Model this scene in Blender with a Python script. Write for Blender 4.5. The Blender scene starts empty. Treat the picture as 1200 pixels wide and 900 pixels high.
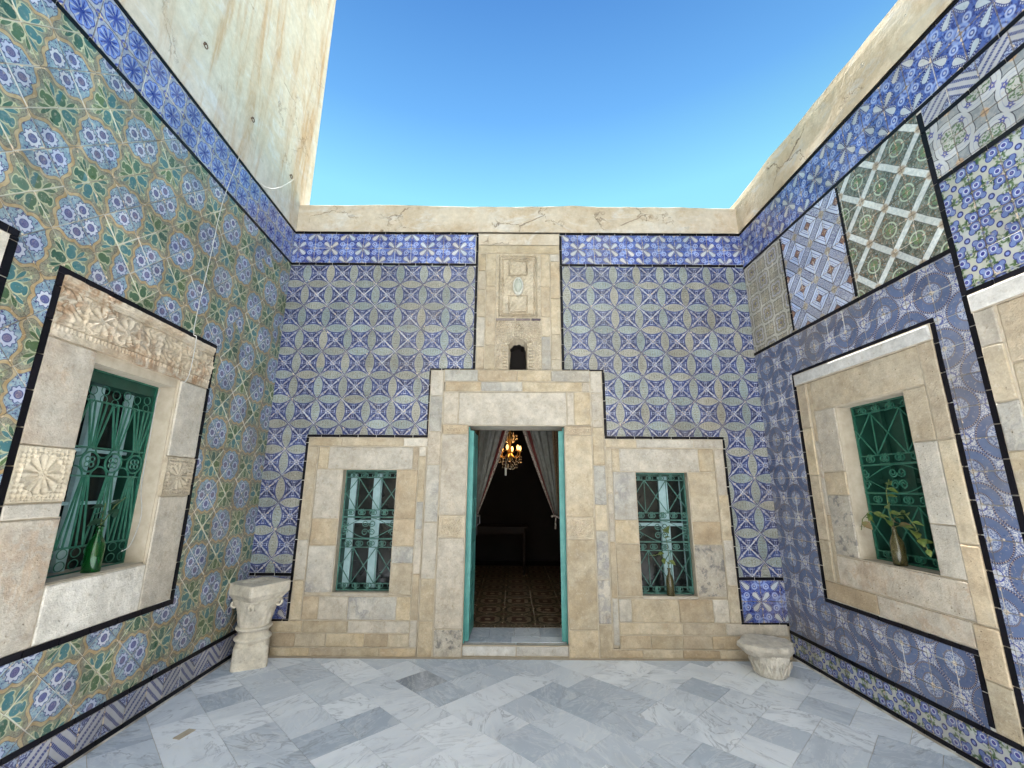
import bpy, math, random
import numpy as np
from mathutils import Vector, Matrix, noise
random.seed(7)
S = bpy.context.scene
COL = S.collection
R_ = math.radians

# ------------------------------------------------------------------ camera
R = Vector((0.99998, 0.00034, 0.006267)); U = Vector((-0.006017, -0.231853, 0.972732)); F = Vector((-0.001783, 0.972751, 0.231846))
CAM = Vector((0, -4.4188, 1.5))
cd = bpy.data.cameras.new('camera'); cam = bpy.data.objects.new('camera', cd); COL.objects.link(cam)
m = Matrix.Identity(4)
for i in range(3):
    m[i][0] = R[i]; m[i][1] = U[i]; m[i][2] = -F[i]; m[i][3] = CAM[i]
cam.matrix_world = m
cd.sensor_width = 36; cd.lens = 509.31 / 1200 * 36; cd.clip_start = 0.05; cd.clip_end = 500
S.camera = cam
FPX = 509.31
def project(p):
    d = Vector(p) - CAM; z = d.dot(F)
    if z < 0.05: return None
    return 600 + FPX * d.dot(R) / z, 450 - FPX * d.dot(U) / z, d.length

# ------------------------------------------------------------------ light
SUN_EL = R_(65); SUN_AZ = R_(2.4)          # azimuth to the left of +y
W = bpy.data.worlds.new('World'); S.world = W; W.use_nodes = True
wn = W.node_tree.nodes; wn.clear()
sky = wn.new('ShaderNodeTexSky'); sky.sky_type = 'NISHITA'; sky.sun_disc = False
sky.sun_elevation = SUN_EL; sky.sun_rotation = -SUN_AZ
sky.altitude = 0; sky.air_density = 1.0; sky.dust_density = 0.0; sky.ozone_density = 2.2
bg = wn.new('ShaderNodeBackground'); bg.inputs['Strength'].default_value = 0.05
wo = wn.new('ShaderNodeOutputWorld')
# the whole dome keeps the clear-day gradient of the photograph: cyan low down, deep blue overhead
tcw = wn.new('ShaderNodeTexCoord'); sxw = wn.new('ShaderNodeSeparateXYZ'); rpw = wn.new('ShaderNodeValToRGB'); mxw = wn.new('ShaderNodeVectorMath'); mxw.operation = 'MULTIPLY'
W.node_tree.links.new(tcw.outputs['Generated'], sxw.inputs[0]); W.node_tree.links.new(sxw.outputs[2], rpw.inputs[0])
SK = [(0.0, (1.1, 1.5, 1.0)), (0.45, (1.1, 1.5, 1.0)), (0.58, (1.0, 1.46, 1.0)), (0.70, (0.58, 0.95, 1.0)), (0.82, (0.37, 0.66, 0.82)), (1.0, (0.40, 0.68, 0.84))]
while len(rpw.color_ramp.elements) < len(SK): rpw.color_ramp.elements.new(0.5)
for e, (p_, c_) in zip(rpw.color_ramp.elements, SK): e.position = p_; e.color = (*c_, 1)
W.node_tree.links.new(sky.outputs[0], mxw.inputs[0]); W.node_tree.links.new(rpw.outputs[0], mxw.inputs[1]); W.node_tree.links.new(mxw.outputs[0], bg.inputs[0])
W.node_tree.links.new(bg.outputs[0], wo.inputs[0])
sd = bpy.data.lights.new('sun', 'SUN'); sd.energy = 5.0; sd.angle = R_(0.5); sd.color = (1, 0.975, 0.94)
sun = bpy.data.objects.new('sun', sd); COL.objects.link(sun)
sdir = Vector((-math.sin(SUN_AZ) * math.cos(SUN_EL), math.cos(SUN_AZ) * math.cos(SUN_EL), math.sin(SUN_EL)))
sun.rotation_euler = sdir.to_track_quat('Z', 'Y').to_euler(); sun.location = (0, 0, 20)
S.view_settings.view_transform = 'Standard'; S.view_settings.look = 'None'
S.view_settings.gamma = 1; S.view_settings.exposure = 2.12
S.render.engine = 'CYCLES'; S.cycles.max_bounces = 8; S.cycles.diffuse_bounces = 5
S.render.resolution_x = 1024; S.render.resolution_y = 768

# ------------------------------------------------------------------ node maths
class X:
    nt = None
    def __init__(s, v): s.v = v
    def __add__(a, b): return mth('ADD', a, b)
    __radd__ = __add__
    def __sub__(a, b): return mth('SUBTRACT', a, b)
    def __rsub__(a, b): return mth('SUBTRACT', b, a)
    def __mul__(a, b): return mth('MULTIPLY', a, b)
    __rmul__ = __mul__
    def __truediv__(a, b): return mth('DIVIDE', a, b)
    def __lt__(a, b): return mth('LESS_THAN', a, b)
    def __gt__(a, b): return mth('GREATER_THAN', a, b)
def put(sock, v):
    v = v.v if isinstance(v, X) else v
    if isinstance(v, bpy.types.NodeSocket): X.nt.links.new(v, sock)
    else: sock.default_value = v
def mth(op, a, b=None, c=None):
    n = X.nt.nodes.new('ShaderNodeMath'); n.operation = op
    for i, q in enumerate((a, b, c)):
        if q is not None: put(n.inputs[i], q)
    return X(n.outputs[0])
def vmin(a, b): return mth('MINIMUM', a, b)
def vmax(a, b): return mth('MAXIMUM', a, b)
def vabs(a): return mth('ABSOLUTE', a)
def vsin(a): return mth('SINE', a)
def vcos(a): return mth('COSINE', a)
def vatan(a, b): return mth('ARCTAN2', a, b)
def vfract(a): return mth('FRACT', a)
def hyp(a, b): return mth('SQRT', a * a + b * b)
def ss(e0, e1, x):                        # smooth 0..1
    n = X.nt.nodes.new('ShaderNodeMapRange'); n.interpolation_type = 'SMOOTHSTEP'
    put(n.inputs[0], x)
    lo, hi, f, t = (e0, e1, 0.0, 1.0) if e0 < e1 else (e1, e0, 1.0, 0.0)
    n.inputs[1].default_value = lo; n.inputs[2].default_value = hi
    n.inputs[3].default_value = f; n.inputs[4].default_value = t
    return X(n.outputs[0])
def lin(x, a, b, c, d):
    n = X.nt.nodes.new('ShaderNodeMapRange'); put(n.inputs[0], x)
    for i, q in enumerate((a, b, c, d)): n.inputs[i + 1].default_value = q
    return X(n.outputs[0])
def band(x, c, w, s=0.02): return ss(w + s, w - s if w > s else 0.0, vabs(x - c))
def mix(f, a, b):
    n = X.nt.nodes.new('ShaderNodeMix'); n.data_type = 'RGBA'
    put(n.inputs[0], f)
    for i, q in ((6, a), (7, b)):
        if isinstance(q, (tuple, list)): q = (q[0], q[1], q[2], 1)
        put(n.inputs[i], q)
    return X(n.outputs[2])
def cmul(a, f):                           # colour times scalar
    n = X.nt.nodes.new('ShaderNodeVectorMath'); n.operation = 'SCALE'
    if isinstance(a, tuple): n.inputs[0].default_value = a
    else: put(n.inputs[0], a)
    put(n.inputs['Scale'], f); return X(n.outputs[0])
def cgam(a, g, k=1.0):
    n = X.nt.nodes.new('ShaderNodeGamma'); put(n.inputs[0], a); n.inputs[1].default_value = g; return cmul(X(n.outputs[0]), k)
def vec(x, y, z=0.0):
    n = X.nt.nodes.new('ShaderNodeCombineXYZ')
    for i, q in enumerate((x, y, z)): put(n.inputs[i], q)
    return X(n.outputs[0])
def vadd(a, b):
    n = X.nt.nodes.new('ShaderNodeVectorMath'); n.operation = 'ADD'; put(n.inputs[0], a); put(n.inputs[1], b); return X(n.outputs[0])
def vscale3(a, s):
    n = X.nt.nodes.new('ShaderNodeVectorMath'); n.operation = 'MULTIPLY'; put(n.inputs[0], a); n.inputs[1].default_value = s; return X(n.outputs[0])
def nz(co, scale, detail=3, rough=0.55, dist=0.0):
    n = X.nt.nodes.new('ShaderNodeTexNoise'); put(n.inputs['Vector'], co)
    n.inputs['Scale'].default_value = scale; n.inputs['Detail'].default_value = detail
    n.inputs['Roughness'].default_value = rough; n.inputs['Distortion'].default_value = dist
    return X(n.outputs[0])
def vor(co, scale, feat='F1'):
    n = X.nt.nodes.new('ShaderNodeTexVoronoi'); n.feature = feat; put(n.inputs['Vector'], co)
    n.inputs['Scale'].default_value = scale; return X(n.outputs['Distance'])
def new_mat(name):
    mt = bpy.data.materials.new(name); mt.use_nodes = True
    mt.node_tree.nodes.clear(); X.nt = mt.node_tree
    return mt
def finish(col, rough=0.6, height=None, hstr=0.3, hdist=0.002, metal=0.0, spec=0.5, emis=None, estr=0.0, alpha=None, trans=0.0, coat=0.0, sss=0.0):
    nt = X.nt; b = nt.nodes.new('ShaderNodeBsdfPrincipled'); o = nt.nodes.new('ShaderNodeOutputMaterial')
    if isinstance(col, tuple): col = (col[0], col[1], col[2], 1)
    put(b.inputs['Base Color'], col); put(b.inputs['Roughness'], rough); put(b.inputs['Metallic'], metal)
    b.inputs['Specular IOR Level'].default_value = spec
    b.inputs['Transmission Weight'].default_value = trans
    b.inputs['Coat Weight'].default_value = coat; b.inputs['Coat Roughness'].default_value = 0.1
    if emis: b.inputs['Emission Color'].default_value = (*emis, 1); b.inputs['Emission Strength'].default_value = estr
    if height is not None:
        bp = nt.nodes.new('ShaderNodeBump'); bp.inputs['Strength'].default_value = hstr; bp.inputs['Distance'].default_value = hdist
        put(bp.inputs['Height'], height); nt.links.new(bp.outputs[0], b.inputs['Normal'])
    nt.links.new(b.outputs[0], o.inputs[0])
def coords():
    nt = X.nt
    ob = nt.nodes.new('ShaderNodeObjectInfo'); ge = nt.nodes.new('ShaderNodeNewGeometry'); tc = nt.nodes.new('ShaderNodeTexCoord')
    rnd = vfract(X(ob.outputs['Random']) * 7.31 + X(ge.outputs['Random Per Island']) * 3.77)
    return X(tc.outputs['Object']), rnd, X(ge.outputs['Position'])
def uvs():
    n = X.nt.nodes.new('ShaderNodeUVMap'); s = X.nt.nodes.new('ShaderNodeSeparateXYZ')
    X.nt.links.new(n.outputs[0], s.inputs[0]); return X(s.outputs[0]), X(s.outputs[1])

# ------------------------------------------------------------------ tile glaze patterns (drawn per tile in its own 0..1 square)
GLAZE = {}
def glaze(name, fn, gloss=0.22, var=0.30, fade=0.35, chip=(0.62, 0.5, 0.36), jw=0.8, gam=1.5, gk=1.12):
    mt = new_mat('glaze_' + name)
    u, v = uvs(); oc, rnd, pos = coords()
    co = vec(u, v, rnd * 37.0)
    # hand drawn wobble
    wob = nz(co, 2.6, 2) - 0.5; wob2 = nz(vec(v, u, rnd * 19.0), 2.6, 2) - 0.5
    uu = u + wob * 0.05; vv = v + wob2 * 0.05
    col = fn(uu, vv, rnd, co)
    r2 = vfract(rnd * 17.3); r3 = vfract(rnd * 41.7)
    col = cgam(col, gam, gk)
    col = cmul(col, 1.0 - var * 0.5 + r2 * var)
    grime = nz(co, 4.0, 4, 0.65)
    col = mix(ss(0.5, 0.85, grime) * fade * (0.4 + r3), col, (0.56, 0.55, 0.5))
    col = mix(ss(0.5, 0.75, nz(pos, 1.3, 5, 0.65)) * 0.35, col, (0.25, 0.21, 0.15))
    col = cmul(col, lin(nz(pos, 3.5, 4, 0.7), 0.3, 0.7, 0.80, 1.18))
    edge = vmin(vmin(u, 1 - u), vmin(v, 1 - v))
    col = mix(ss(0.024, 0.010, edge) * 0.6, col, mix(r3 > jw, (0.17, 0.14, 0.11), (0.66, 0.66, 0.62)))
    cn = nz(co, 6.0, 3)
    chipm = ss(0.0, 0.02, (cn - 0.56) * 0.45 - edge)
    col = mix(chipm, col, chip)
    crack = ss(0.62, 0.66, nz(co, 11.0, 2)) 
    col = mix(crack * 0.35, col, (0.5, 0.42, 0.32))
    h = nz(co, 3.0, 2) * 1.0 - chipm * 0.8
    finish(col, gloss + grime * 0.22 + chipm * 0.4, h, 0.35, 0.004)
    GLAZE[name] = mt
WHT = (0.60, 0.60, 0.58)
def corner2(u, v):                         # distance to nearer of corners (0,0),(1,1) and their offsets
    f = (u + v) > 1.0
    a = u + f * (1 - 2 * u); b = v + f * (1 - 2 * v)
    return a, b, f
def pat_star(u, v, rnd, co):
    a = 1 - u; d1 = hyp(a, v); d2 = hyp(u, 1 - v)
    far = (v + a) > 1.0                    # nearer to corner (0,1)
    A = a + far * (1 - 2 * a); B = v + far * (1 - 2 * v)
    dn = hyp(A, B); do = hyp(1 - A, 1 - B) # own star centre, opposite circle
    th = vatan(B, A)                       # 0..pi/2
    e = vmin(th, 1.5708 - th)              # angle off the cell diagonals
    blue = mix(vfract(rnd * 5.1), (0.04, 0.06, 0.17), (0.07, 0.11, 0.26))
    ink = (0.05, 0.065, 0.16)
    lens = mix(vfract(rnd * 9.7), (0.42, 0.41, 0.37), (0.36, 0.42, 0.43))
    sp = nz(co, 26.0, 2, 0.8); q = u - v; p = u + v - 1
    motif = band(vfract(vabs(p) * 5.0), 0.5, 0.2, 0.1) * ss(0.24, 0.16, vabs(q))
    lens = mix(vmax(ss(0.52, 0.58, sp), motif * ss(0.45, 0.6, nz(co, 14.0, 1))) * 0.75, lens, (0.22, 0.21, 0.15))
    col = mix(ss(0.46, 0.54, nz(co, 5.0, 2)) * 0.5, (0.46, 0.48, 0.56), (0.36, 0.40, 0.53))
    pet = band(e, 0.33, 0.22, 0.03) * ss(0.13, 0.18, dn) * ss(0.86, 0.78, dn)
    col = mix(pet, col, blue)
    hole = band(e, 0.40, 0.03, 0.02) * ss(0.3, 0.36, dn) * ss(0.58, 0.52, dn)
    col = mix(hole, col, (0.45, 0.48, 0.6))
    axp = ss(0.17, 0.11, vabs(th - 0.7854)) * band(dn, 0.22, 0.11, 0.02)
    col = mix(axp, col, ink)
    col = mix(band(do, 1.10, 0.014, 0.013), col, blue)
    col = mix(ss(0.1, 0.085, dn) * ss(0.045, 0.06, dn) * 0.7, col, ink)
    col = mix(ss(1.03, 1.0, do), col, (0.5, 0.5, 0.55))
    inl = ss(1.0, 0.985, do) * ss(1.0, 0.985, dn)
    col = mix(inl, col, mix(ss(0.945, 0.96, vmax(d1, d2)) * ss(1.0, 0.985, vmax(d1, d2)), lens, (0.44, 0.45, 0.50)))
    return mix(band(vmax(d1, d2), 0.995, 0.034, 0.016), col, (0.07, 0.10, 0.24))
def pat_frieze(u, v, rnd, co):
    p = (u + v) * 0.7071; q = (u - v) * 0.7071
    base = mix(vfract(rnd * 7.0), (0.11, 0.16, 0.40), (0.19, 0.27, 0.54))
    # scrolls near the two other corners
    c1 = hyp(u - 1, v); c2 = hyp(u, v - 1); c = vmin(c1, c2)
    col = mix(ss(0.5, 0.6, nz(co, 9.0, 2)), base, (0.045, 0.07, 0.28))
    col = mix(band(c, 0.24, 0.05, 0.03), col, (0.3, 0.38, 0.62))
    fl = ss(0.16, 0.12, c); col = mix(fl, col, (0.36, 0.42, 0.62)); col = mix(ss(0.06, 0.04, c), col, (0.5, 0.4, 0.3))
    sc = hyp(vabs(q) - 0.3, p - 0.707); col = mix(band(sc, 0.12, 0.03, 0.02), col, (0.42, 0.48, 0.66))
    col = mix(ss(0.055, 0.035, sc), col, (0.5, 0.52, 0.6))
    def drop(p0, p1):                       # narrow at p0, fat at p1
        t = (p - p0) / (p1 - p0)
        w = mth('POWER', vmax(t, 0.0), 0.75) * 0.15 * mth('SQRT', vmax(1.0 - mth('POWER', vmax(t, 0.0), 6.0), 0.0))
        return w - vabs(q) - (t > 1.0) * 1.0 - (t < 0.0) * 1.0
    dd = vmax(drop(0.05, 0.56), drop(1.36, 0.82))
    dots = band(vfract(p * 13.0), 0.5, 0.22, 0.12) * ss(-0.075, -0.055, dd) * ss(-0.012, -0.03, dd)
    col = mix(ss(-0.085, -0.07, dd), col, (0.04, 0.06, 0.25))
    col = mix(dots, col, (0.55, 0.56, 0.6))
    return mix(ss(-0.008, 0.008, dd), col, mix(vfract(rnd * 3.3), (0.5, 0.55, 0.6), (0.56, 0.54, 0.52)))
def pat_rosette(u, v, rnd, co):
    a = u - 0.5; b = v - 0.5; r = hyp(a, b); th = vatan(b, a)
    pl = vabs(vcos(th * 4.0)) 
    out = 0.40 + 0.05 * pl
    col = mix(ss(0.45, 0.6, nz(co, 8.0, 2)), (0.46, 0.47, 0.52), (0.34, 0.38, 0.5))
    c = hyp(vabs(a) - 0.5, vabs(b) - 0.5)
    col = mix(band(c, 0.11, 0.03, 0.02), col, (0.1, 0.12, 0.4)); col = mix(ss(0.05, 0.03, c), col, (0.42, 0.36, 0.26))
    pet = ss(0.02, -0.01, r - out)
    blue = mix(ss(0.12, 0.4, r), (0.12, 0.16, 0.42), (0.26, 0.34, 0.62))
    col = mix(pet, col, blue)
    gap = ss(0.42, 0.2, pl) * ss(0.1, 0.16, r) * pet
    col = mix(gap * 0.9, col, (0.5, 0.52, 0.6))
    col = mix(band(r - out, 0.0, 0.012, 0.014), col, (0.05, 0.06, 0.3))
    col = mix(ss(0.93, 0.985, pl) * ss(0.4, 0.34, r) * ss(0.08, 0.12, r), col, (0.05, 0.06, 0.3))
    return mix(ss(0.09, 0.07, r), col, (0.07, 0.09, 0.35))
def pat_flower(u, v, rnd, co):             # flower corner (0,0), leaf corner (1,1)
    r1 = vfract(rnd * 3.1); r2 = vfract(rnd * 23.0)
    p = u + v - 1; q = u - v
    w = (vsin(vabs(q) * 6.2832) * 0.11) - 0.02
    s = p - w
    # flower side ground
    g = mix(ss(0.42, 0.6, nz(co, 6.0, 3)), (0.22, 0.31, 0.38), (0.34, 0.43, 0.47))
    g = mix(ss(0.56, 0.64, nz(co, 15.0, 2)), g, (0.08, 0.07, 0.2))
    col = g
    fx = u - 0.27; fy = v - 0.27; r = hyp(fx, fy); th = vatan(fy, fx)
    out = 0.215 + vsin(th * 9.0 + rnd * 6.0) * 0.026
    col = mix(ss(0.035, 0.015, r - out), col, (0.06, 0.07, 0.22))
    col = mix(ss(0.008, -0.008, r - out), col, mix(r1, (0.42, 0.46, 0.58), (0.54, 0.56, 0.61)))
    col = mix(ss(0.135, 0.12, r), col, (0.10, 0.12, 0.26)); col = mix(ss(0.10, 0.085, r), col, mix(r2, (0.18, 0.20, 0.36), (0.28, 0.24, 0.30)))
    col = mix(ss(0.3, 0.7, nz(co, 30.0, 1)) * ss(0.09, 0.07, r) * 0.6, col, (0.05, 0.05, 0.2))
    # leaf side
    lg = mix(ss(0.4, 0.6, nz(co, 7.0, 2)), (0.27, 0.28, 0.19), (0.24, 0.28, 0.23))
    green = mix(r2, (0.055, 0.14, 0.11), (0.14, 0.20, 0.09))
    green = mix(ss(0.45, 0.8, r1), green, (0.09, 0.22, 0.24))
    def leaf(cx, cy, ang, L, Wd):
        ca, sa = math.cos(ang), math.sin(ang)
        X1 = (u - cx) * ca + (v - cy) * sa; Y1 = (v - cy) * ca - (u - cx) * sa
        return hyp(X1 / L, Y1 / Wd)
    l1 = vmin(leaf(0.80, 0.80, 0.785, 0.17, 0.145), vmin(leaf(0.945, 0.54, 1.25, 0.19, 0.055), leaf(0.54, 0.945, 0.32, 0.19, 0.055)))
    l1 = vmin(l1, leaf(0.66, 0.66, 0.785, 0.07, 0.13))
    lg = mix(ss(1.42, 1.3, l1), lg, (0.46, 0.47, 0.34)); lg = mix(ss(1.08, 0.98, l1), lg, green)
    lg = mix(ss(0.5, 0.7, nz(co, 12.0, 2)) * ss(1.0, 0.9, l1) * 0.4, lg, (0.12, 0.2, 0.16))
    vein = vmax(band(hyp(1 - u, 1 - v), 0.70, 0.022, 0.02), ss(0.03, 0.012, vmin(1 - u, 1 - v)))
    lg = mix(vein, lg, (0.5, 0.5, 0.34))
    lil = mix(ss(0.5, 0.62, nz(co, 22.0, 1)), (0.30, 0.29, 0.22), (0.17, 0.165, 0.14))
    lg = mix(ss(0.29, 0.24, s) * ss(0.35, 0.42, vabs(q)), lg, lil)
    col = mix(ss(-0.02, 0.02, s), col, lg)
    tan = mix(ss(0.35, 0.65, nz(co, 5.0, 3)), (0.40, 0.30, 0.17), (0.46, 0.39, 0.26))
    sb = vabs(s) + (nz(co, 4.0, 2) - 0.5) * 0.09
    col = mix(ss(0.10, 0.085, sb), col, (0.18, 0.16, 0.15))
    col = mix(ss(0.08, 0.06, sb), col, tan)
    return col
def pat_roundel(u, v, rnd, co):
    a, b, f = corner2(u, v); r = hyp(a, b); th = vatan(b, a)
    lace = nz(co, 24.0, 2, 0.6)
    g = mix(ss(0.48, 0.54, lace), (0.22, 0.26, 0.40), (0.60, 0.60, 0.60))
    st = vmin(vabs(u - v), 1.0)                        # little star at free corners
    c = vmin(hyp(1 - u, v), hyp(u, 1 - v))
    g = mix(ss(0.14, 0.11, c), g, (0.55, 0.56, 0.58)); g = mix(band(c, 0.17, 0.015, 0.012), g, (0.08, 0.1, 0.34))
    ring = mix(vfract(rnd * 11.0), (0.15, 0.19, 0.30), (0.20, 0.25, 0.37))
    col = mix(ss(0.72, 0.70, r), g, ring)
    bd = band(vfract(th * 8.9), 0.5, 0.2, 0.1)
    col = mix(band(r, 0.665, 0.02, 0.012), col, mix(bd, (0.04, 0.045, 0.14), (0.5, 0.42, 0.36)))
    col = mix(band(r, 0.36, 0.02, 0.012), col, mix(bd, (0.04, 0.045, 0.14), (0.48, 0.42, 0.38)))
    inn = mix(ss(0.46, 0.52, nz(co, 21.0, 1)), (0.18, 0.22, 0.35), (0.44, 0.47, 0.54))
    inn = mix(ss(0.06, 0.02, vabs(vsin(th * 4.0))) * 0.8, inn, (0.60, 0.60, 0.60)); inn = mix(ss(0.09, 0.07, r), inn, (0.56, 0.5, 0.42))
    return mix(ss(0.335, 0.325, r), col, inn)
def pat_scroll(u, v, rnd, co):             # grey brown cartouches
    a, b, f = corner2(u, v); r = hyp(a, b); th = vatan(b, a)
    rr = r + vcos(th * 4.0) * 0.06
    col = mix(ss(0.4, 0.6, nz(co, 8.0, 2)), (0.33, 0.31, 0.25), (0.42, 0.39, 0.31))
    col = mix(band(rr, 0.62, 0.07, 0.02), col, (0.48, 0.47, 0.42)); col = mix(band(rr, 0.71, 0.014, 0.012), col, (0.1, 0.09, 0.12))
    col = mix(band(rr, 0.52, 0.014, 0.012), col, (0.1, 0.09, 0.12)); col = mix(band(rr, 0.36, 0.05, 0.02), col, (0.4, 0.4, 0.44))
    col = mix(band(rr, 0.27, 0.015, 0.012), col, (0.12, 0.1, 0.12))
    col = mix(ss(0.2, 0.17, r), col, (0.3, 0.26, 0.16)); col = mix(ss(0.09, 0.06, r), col, (0.1, 0.13, 0.3))
    return mix(ss(0.58, 0.66, nz(co, 12.0, 2)) * 0.7, col, (0.14, 0.15, 0.11))
def pat_boxes(u, v, rnd, co):
    a, b, f = corner2(u, v); n = a + b; t = vabs(a - b)
    pale = mix(vfract(rnd * 3.0), (0.52, 0.60, 0.76), (0.62, 0.67, 0.76))
    sp = ss(0.5, 0.55, nz(co, 24.0, 1, 0.7))
    col = mix(sp, (0.50, 0.54, 0.62), (0.18, 0.19, 0.34))
    col = mix(ss(0.76, 0.74, n), col, (0.05, 0.05, 0.12)); col = mix(ss(0.70, 0.685, n), col, pale)
    col = mix(band(n, 0.50, 0.02, 0.01), col, (0.14, 0.16, 0.38)); col = mix(band(n, 0.36, 0.03, 0.01) * sp, col, (0.1, 0.12, 0.32))
    col = mix(ss(0.27, 0.26, n), col, (0.1, 0.08, 0.2)); col = mix(ss(0.2, 0.18, n), col, (0.36, 0.22, 0.16))
    c = vmin(hyp(1 - u, v), hyp(u, 1 - v))
    return mix(ss(0.2, 0.16, c), col, (0.46, 0.42, 0.36))
def pat_lattice(u, v, rnd, co):            # pale bands over dark green lozenges
    a, b, f = corner2(u, v); n = a + b; r = hyp(a, b)
    g = mix(ss(0.4, 0.6, nz(co, 6.0, 2)), (0.15, 0.17, 0.14), (0.27, 0.29, 0.25))
    g = mix(ss(0.6, 0.66, nz(co, 13.0, 1)), g, (0.35, 0.24, 0.15)); g = mix(ss(0.64, 0.7, nz(vadd(co, vec(3.0, 7.0, 1.0)), 12.0, 1)), g, (0.4, 0.42, 0.42))
    g = mix(band(r, 0.30, 0.03, 0.015), g, (0.48, 0.54, 0.44)); g = mix(ss(0.2, 0.18, r), g, (0.22, 0.30, 0.18)); g = mix(ss(0.07, 0.05, r), g, (0.4, 0.36, 0.2))
    g = mix(ss(0.035, 0.015, vabs(a - b)) * ss(0.3, 0.34, r), g, (0.32, 0.36, 0.3))
    bn = mix(ss(0.4, 0.65, nz(co, 9.0, 3)), (0.66, 0.68, 0.66), (0.54, 0.58, 0.58))
    e = 1 - n
    col = mix(ss(0.22, 0.2, e), g, (0.16, 0.17, 0.16)); col = mix(ss(0.2, 0.15, e), col, bn)
    c = vmin(hyp(1 - u, v), hyp(u, 1 - v))
    return mix(ss(0.22, 0.10, c), col, (0.46, 0.40, 0.32))
def pat_quatre(u, v, rnd, co):             # grey straps and pale cartouches
    a, b, f = corner2(u, v); r = hyp(a, b); th = vatan(b, a)
    rr = r - vabs(vsin(th * 2.0)) * 0.09
    col = mix(ss(0.4, 0.6, nz(co, 7.0, 2)), (0.30, 0.32, 0.34), (0.38, 0.39, 0.39))
    col = mix(ss(0.66, 0.65, rr), col, (0.07, 0.07, 0.1)); col = mix(ss(0.635, 0.62, rr), col, (0.5, 0.51, 0.52))
    col = mix(ss(0.37, 0.36, rr), col, (0.12, 0.1, 0.15)); col = mix(ss(0.34, 0.33, rr), col, (0.46, 0.46, 0.44))
    col = mix(ss(0.48, 0.56, nz(co, 12.0, 1)) * ss(0.34, 0.32, rr), col, (0.12, 0.2, 0.1))
    k = hyp(r - 0.52, (th - 0.785) * 0.4); fs_ = vabs(vsin(vatan(r - 0.52, (th - 0.785) * 0.4) * 2.5)) * 0.06
    col = mix(ss(0.125, 0.11, k + fs_), col, (0.09, 0.1, 0.32)); col = mix(ss(0.035, 0.02, k), col, (0.5, 0.46, 0.4))
    col = mix(band(rr, 0.5, 0.01, 0.01) * 0.7, col, (0.3, 0.33, 0.45))
    c = vmin(hyp(1 - u, v), hyp(u, 1 - v)); return mix(ss(0.15, 0.1, c), col, (0.5, 0.36, 0.24))
def pat_cross(u, v, rnd, co):              # blue crosses with green sprigs
    a = vabs(u - 0.5); b = vabs(v - 0.5); r = hyp(a, b)
    yel = mix(vfract(rnd * 3.0), (0.50, 0.50, 0.44), (0.54, 0.56, 0.56))
    col = yel
    dg = hyp(a - 0.5, b - 0.5)
    gr = ss(0.44, 0.50, nz(co, 9.0, 2)) * ss(0.5, 0.4, dg)
    col = mix(gr, col, (0.09, 0.16, 0.07))
    k1 = hyp(a - 0.21, b - 0.21) - 0.085; k2 = hyp(a - 0.34, b - 0.34) - 0.145
    k3 = vmin(hyp(a - 0.25, b - 0.40), hyp(a - 0.40, b - 0.25)) - 0.055
    k = vmin(vmin(k1, k2), k3)
    blue = mix(vfract(rnd * 7.0), (0.20, 0.26, 0.46), (0.30, 0.37, 0.55))
    col = mix(ss(0.035, 0.022, k), col, (0.08, 0.09, 0.34)); col = mix(ss(0.004, -0.008, k), col, blue)
    col = mix(ss(-0.045, -0.06, k2), col, (0.6, 0.62, 0.68)); col = mix(ss(-0.075, -0.085, k2), col, (0.1, 0.11, 0.36))
    tn = hyp(a - 0.5, b); tm = hyp(a, b - 0.5); t5 = vmin(tn, tm)
    col = mix(band(t5, 0.11, 0.03, 0.02) * ss(0.42, 0.55, nz(co, 8.0, 2)), col, (0.14, 0.22, 0.1)); col = mix(ss(0.05, 0.03, t5), col, (0.2, 0.26, 0.5))
    col = mix(ss(0.11, 0.1, r), col, (0.05, 0.06, 0.25)); return mix(ss(0.065, 0.05, r), col, (0.3, 0.36, 0.6))
def pat_chevron(u, v, rnd, co):
    t = u - v
    dk = mix(vfract(rnd * 3.0), (0.13, 0.14, 0.28), (0.08, 0.11, 0.30))
    sp = ss(0.46, 0.54, nz(co, 16.0, 2))
    col = mix(sp, (0.46, 0.50, 0.60), dk)
    at = vabs(t)
    st = band(vfract(at * 2.6), 0.5, 0.2, 0.04) * ss(0.56, 0.54, at)
    col = mix(ss(0.58, 0.56, at), col, (0.5, 0.5, 0.52)); col = mix(st * (0.45 + 0.55 * band(vfract((u + v) * 8.0), 0.5, 0.3, 0.1)), col, dk)
    return mix(band(at, 0.57, 0.018, 0.01), col, (0.04, 0.04, 0.1))
def pat_cement(u, v, rnd, co):             # inner room floor, one rosette per tile
    a = u - 0.5; b = v - 0.5; r = hyp(a, b); th = vatan(b, a); cr = hyp(vabs(a) - 0.5, vabs(b) - 0.5)
    col = (0.26, 0.24, 0.15)
    X0 = X(vec(0.17, 0.15, 0.09).v)
    col = mix(ss(0.46, 0.45, r), X0, (0.03, 0.025, 0.02)); col = mix(ss(0.4, 0.39, r + vcos(th * 8.0) * 0.012), col, (0.3, 0.26, 0.2))
    col = mix(ss(0.27, 0.26, r + vcos(th * 4.0) * 0.05), col, (0.12, 0.05, 0.03)); col = mix(ss(0.1, 0.09, r), col, (0.4, 0.36, 0.28))
    return mix(ss(0.12, 0.11, cr), col, (0.14, 0.04, 0.03))
glaze('star', pat_star, fade=0.1, jw=0.75); glaze('frieze', pat_frieze, 0.18, fade=0.15); glaze('rosette', pat_rosette, 0.18, fade=0.15); glaze('flower', pat_flower, 0.2, 0.34, fade=0.3, gam=1.32, gk=1.08, jw=0.6)
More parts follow.
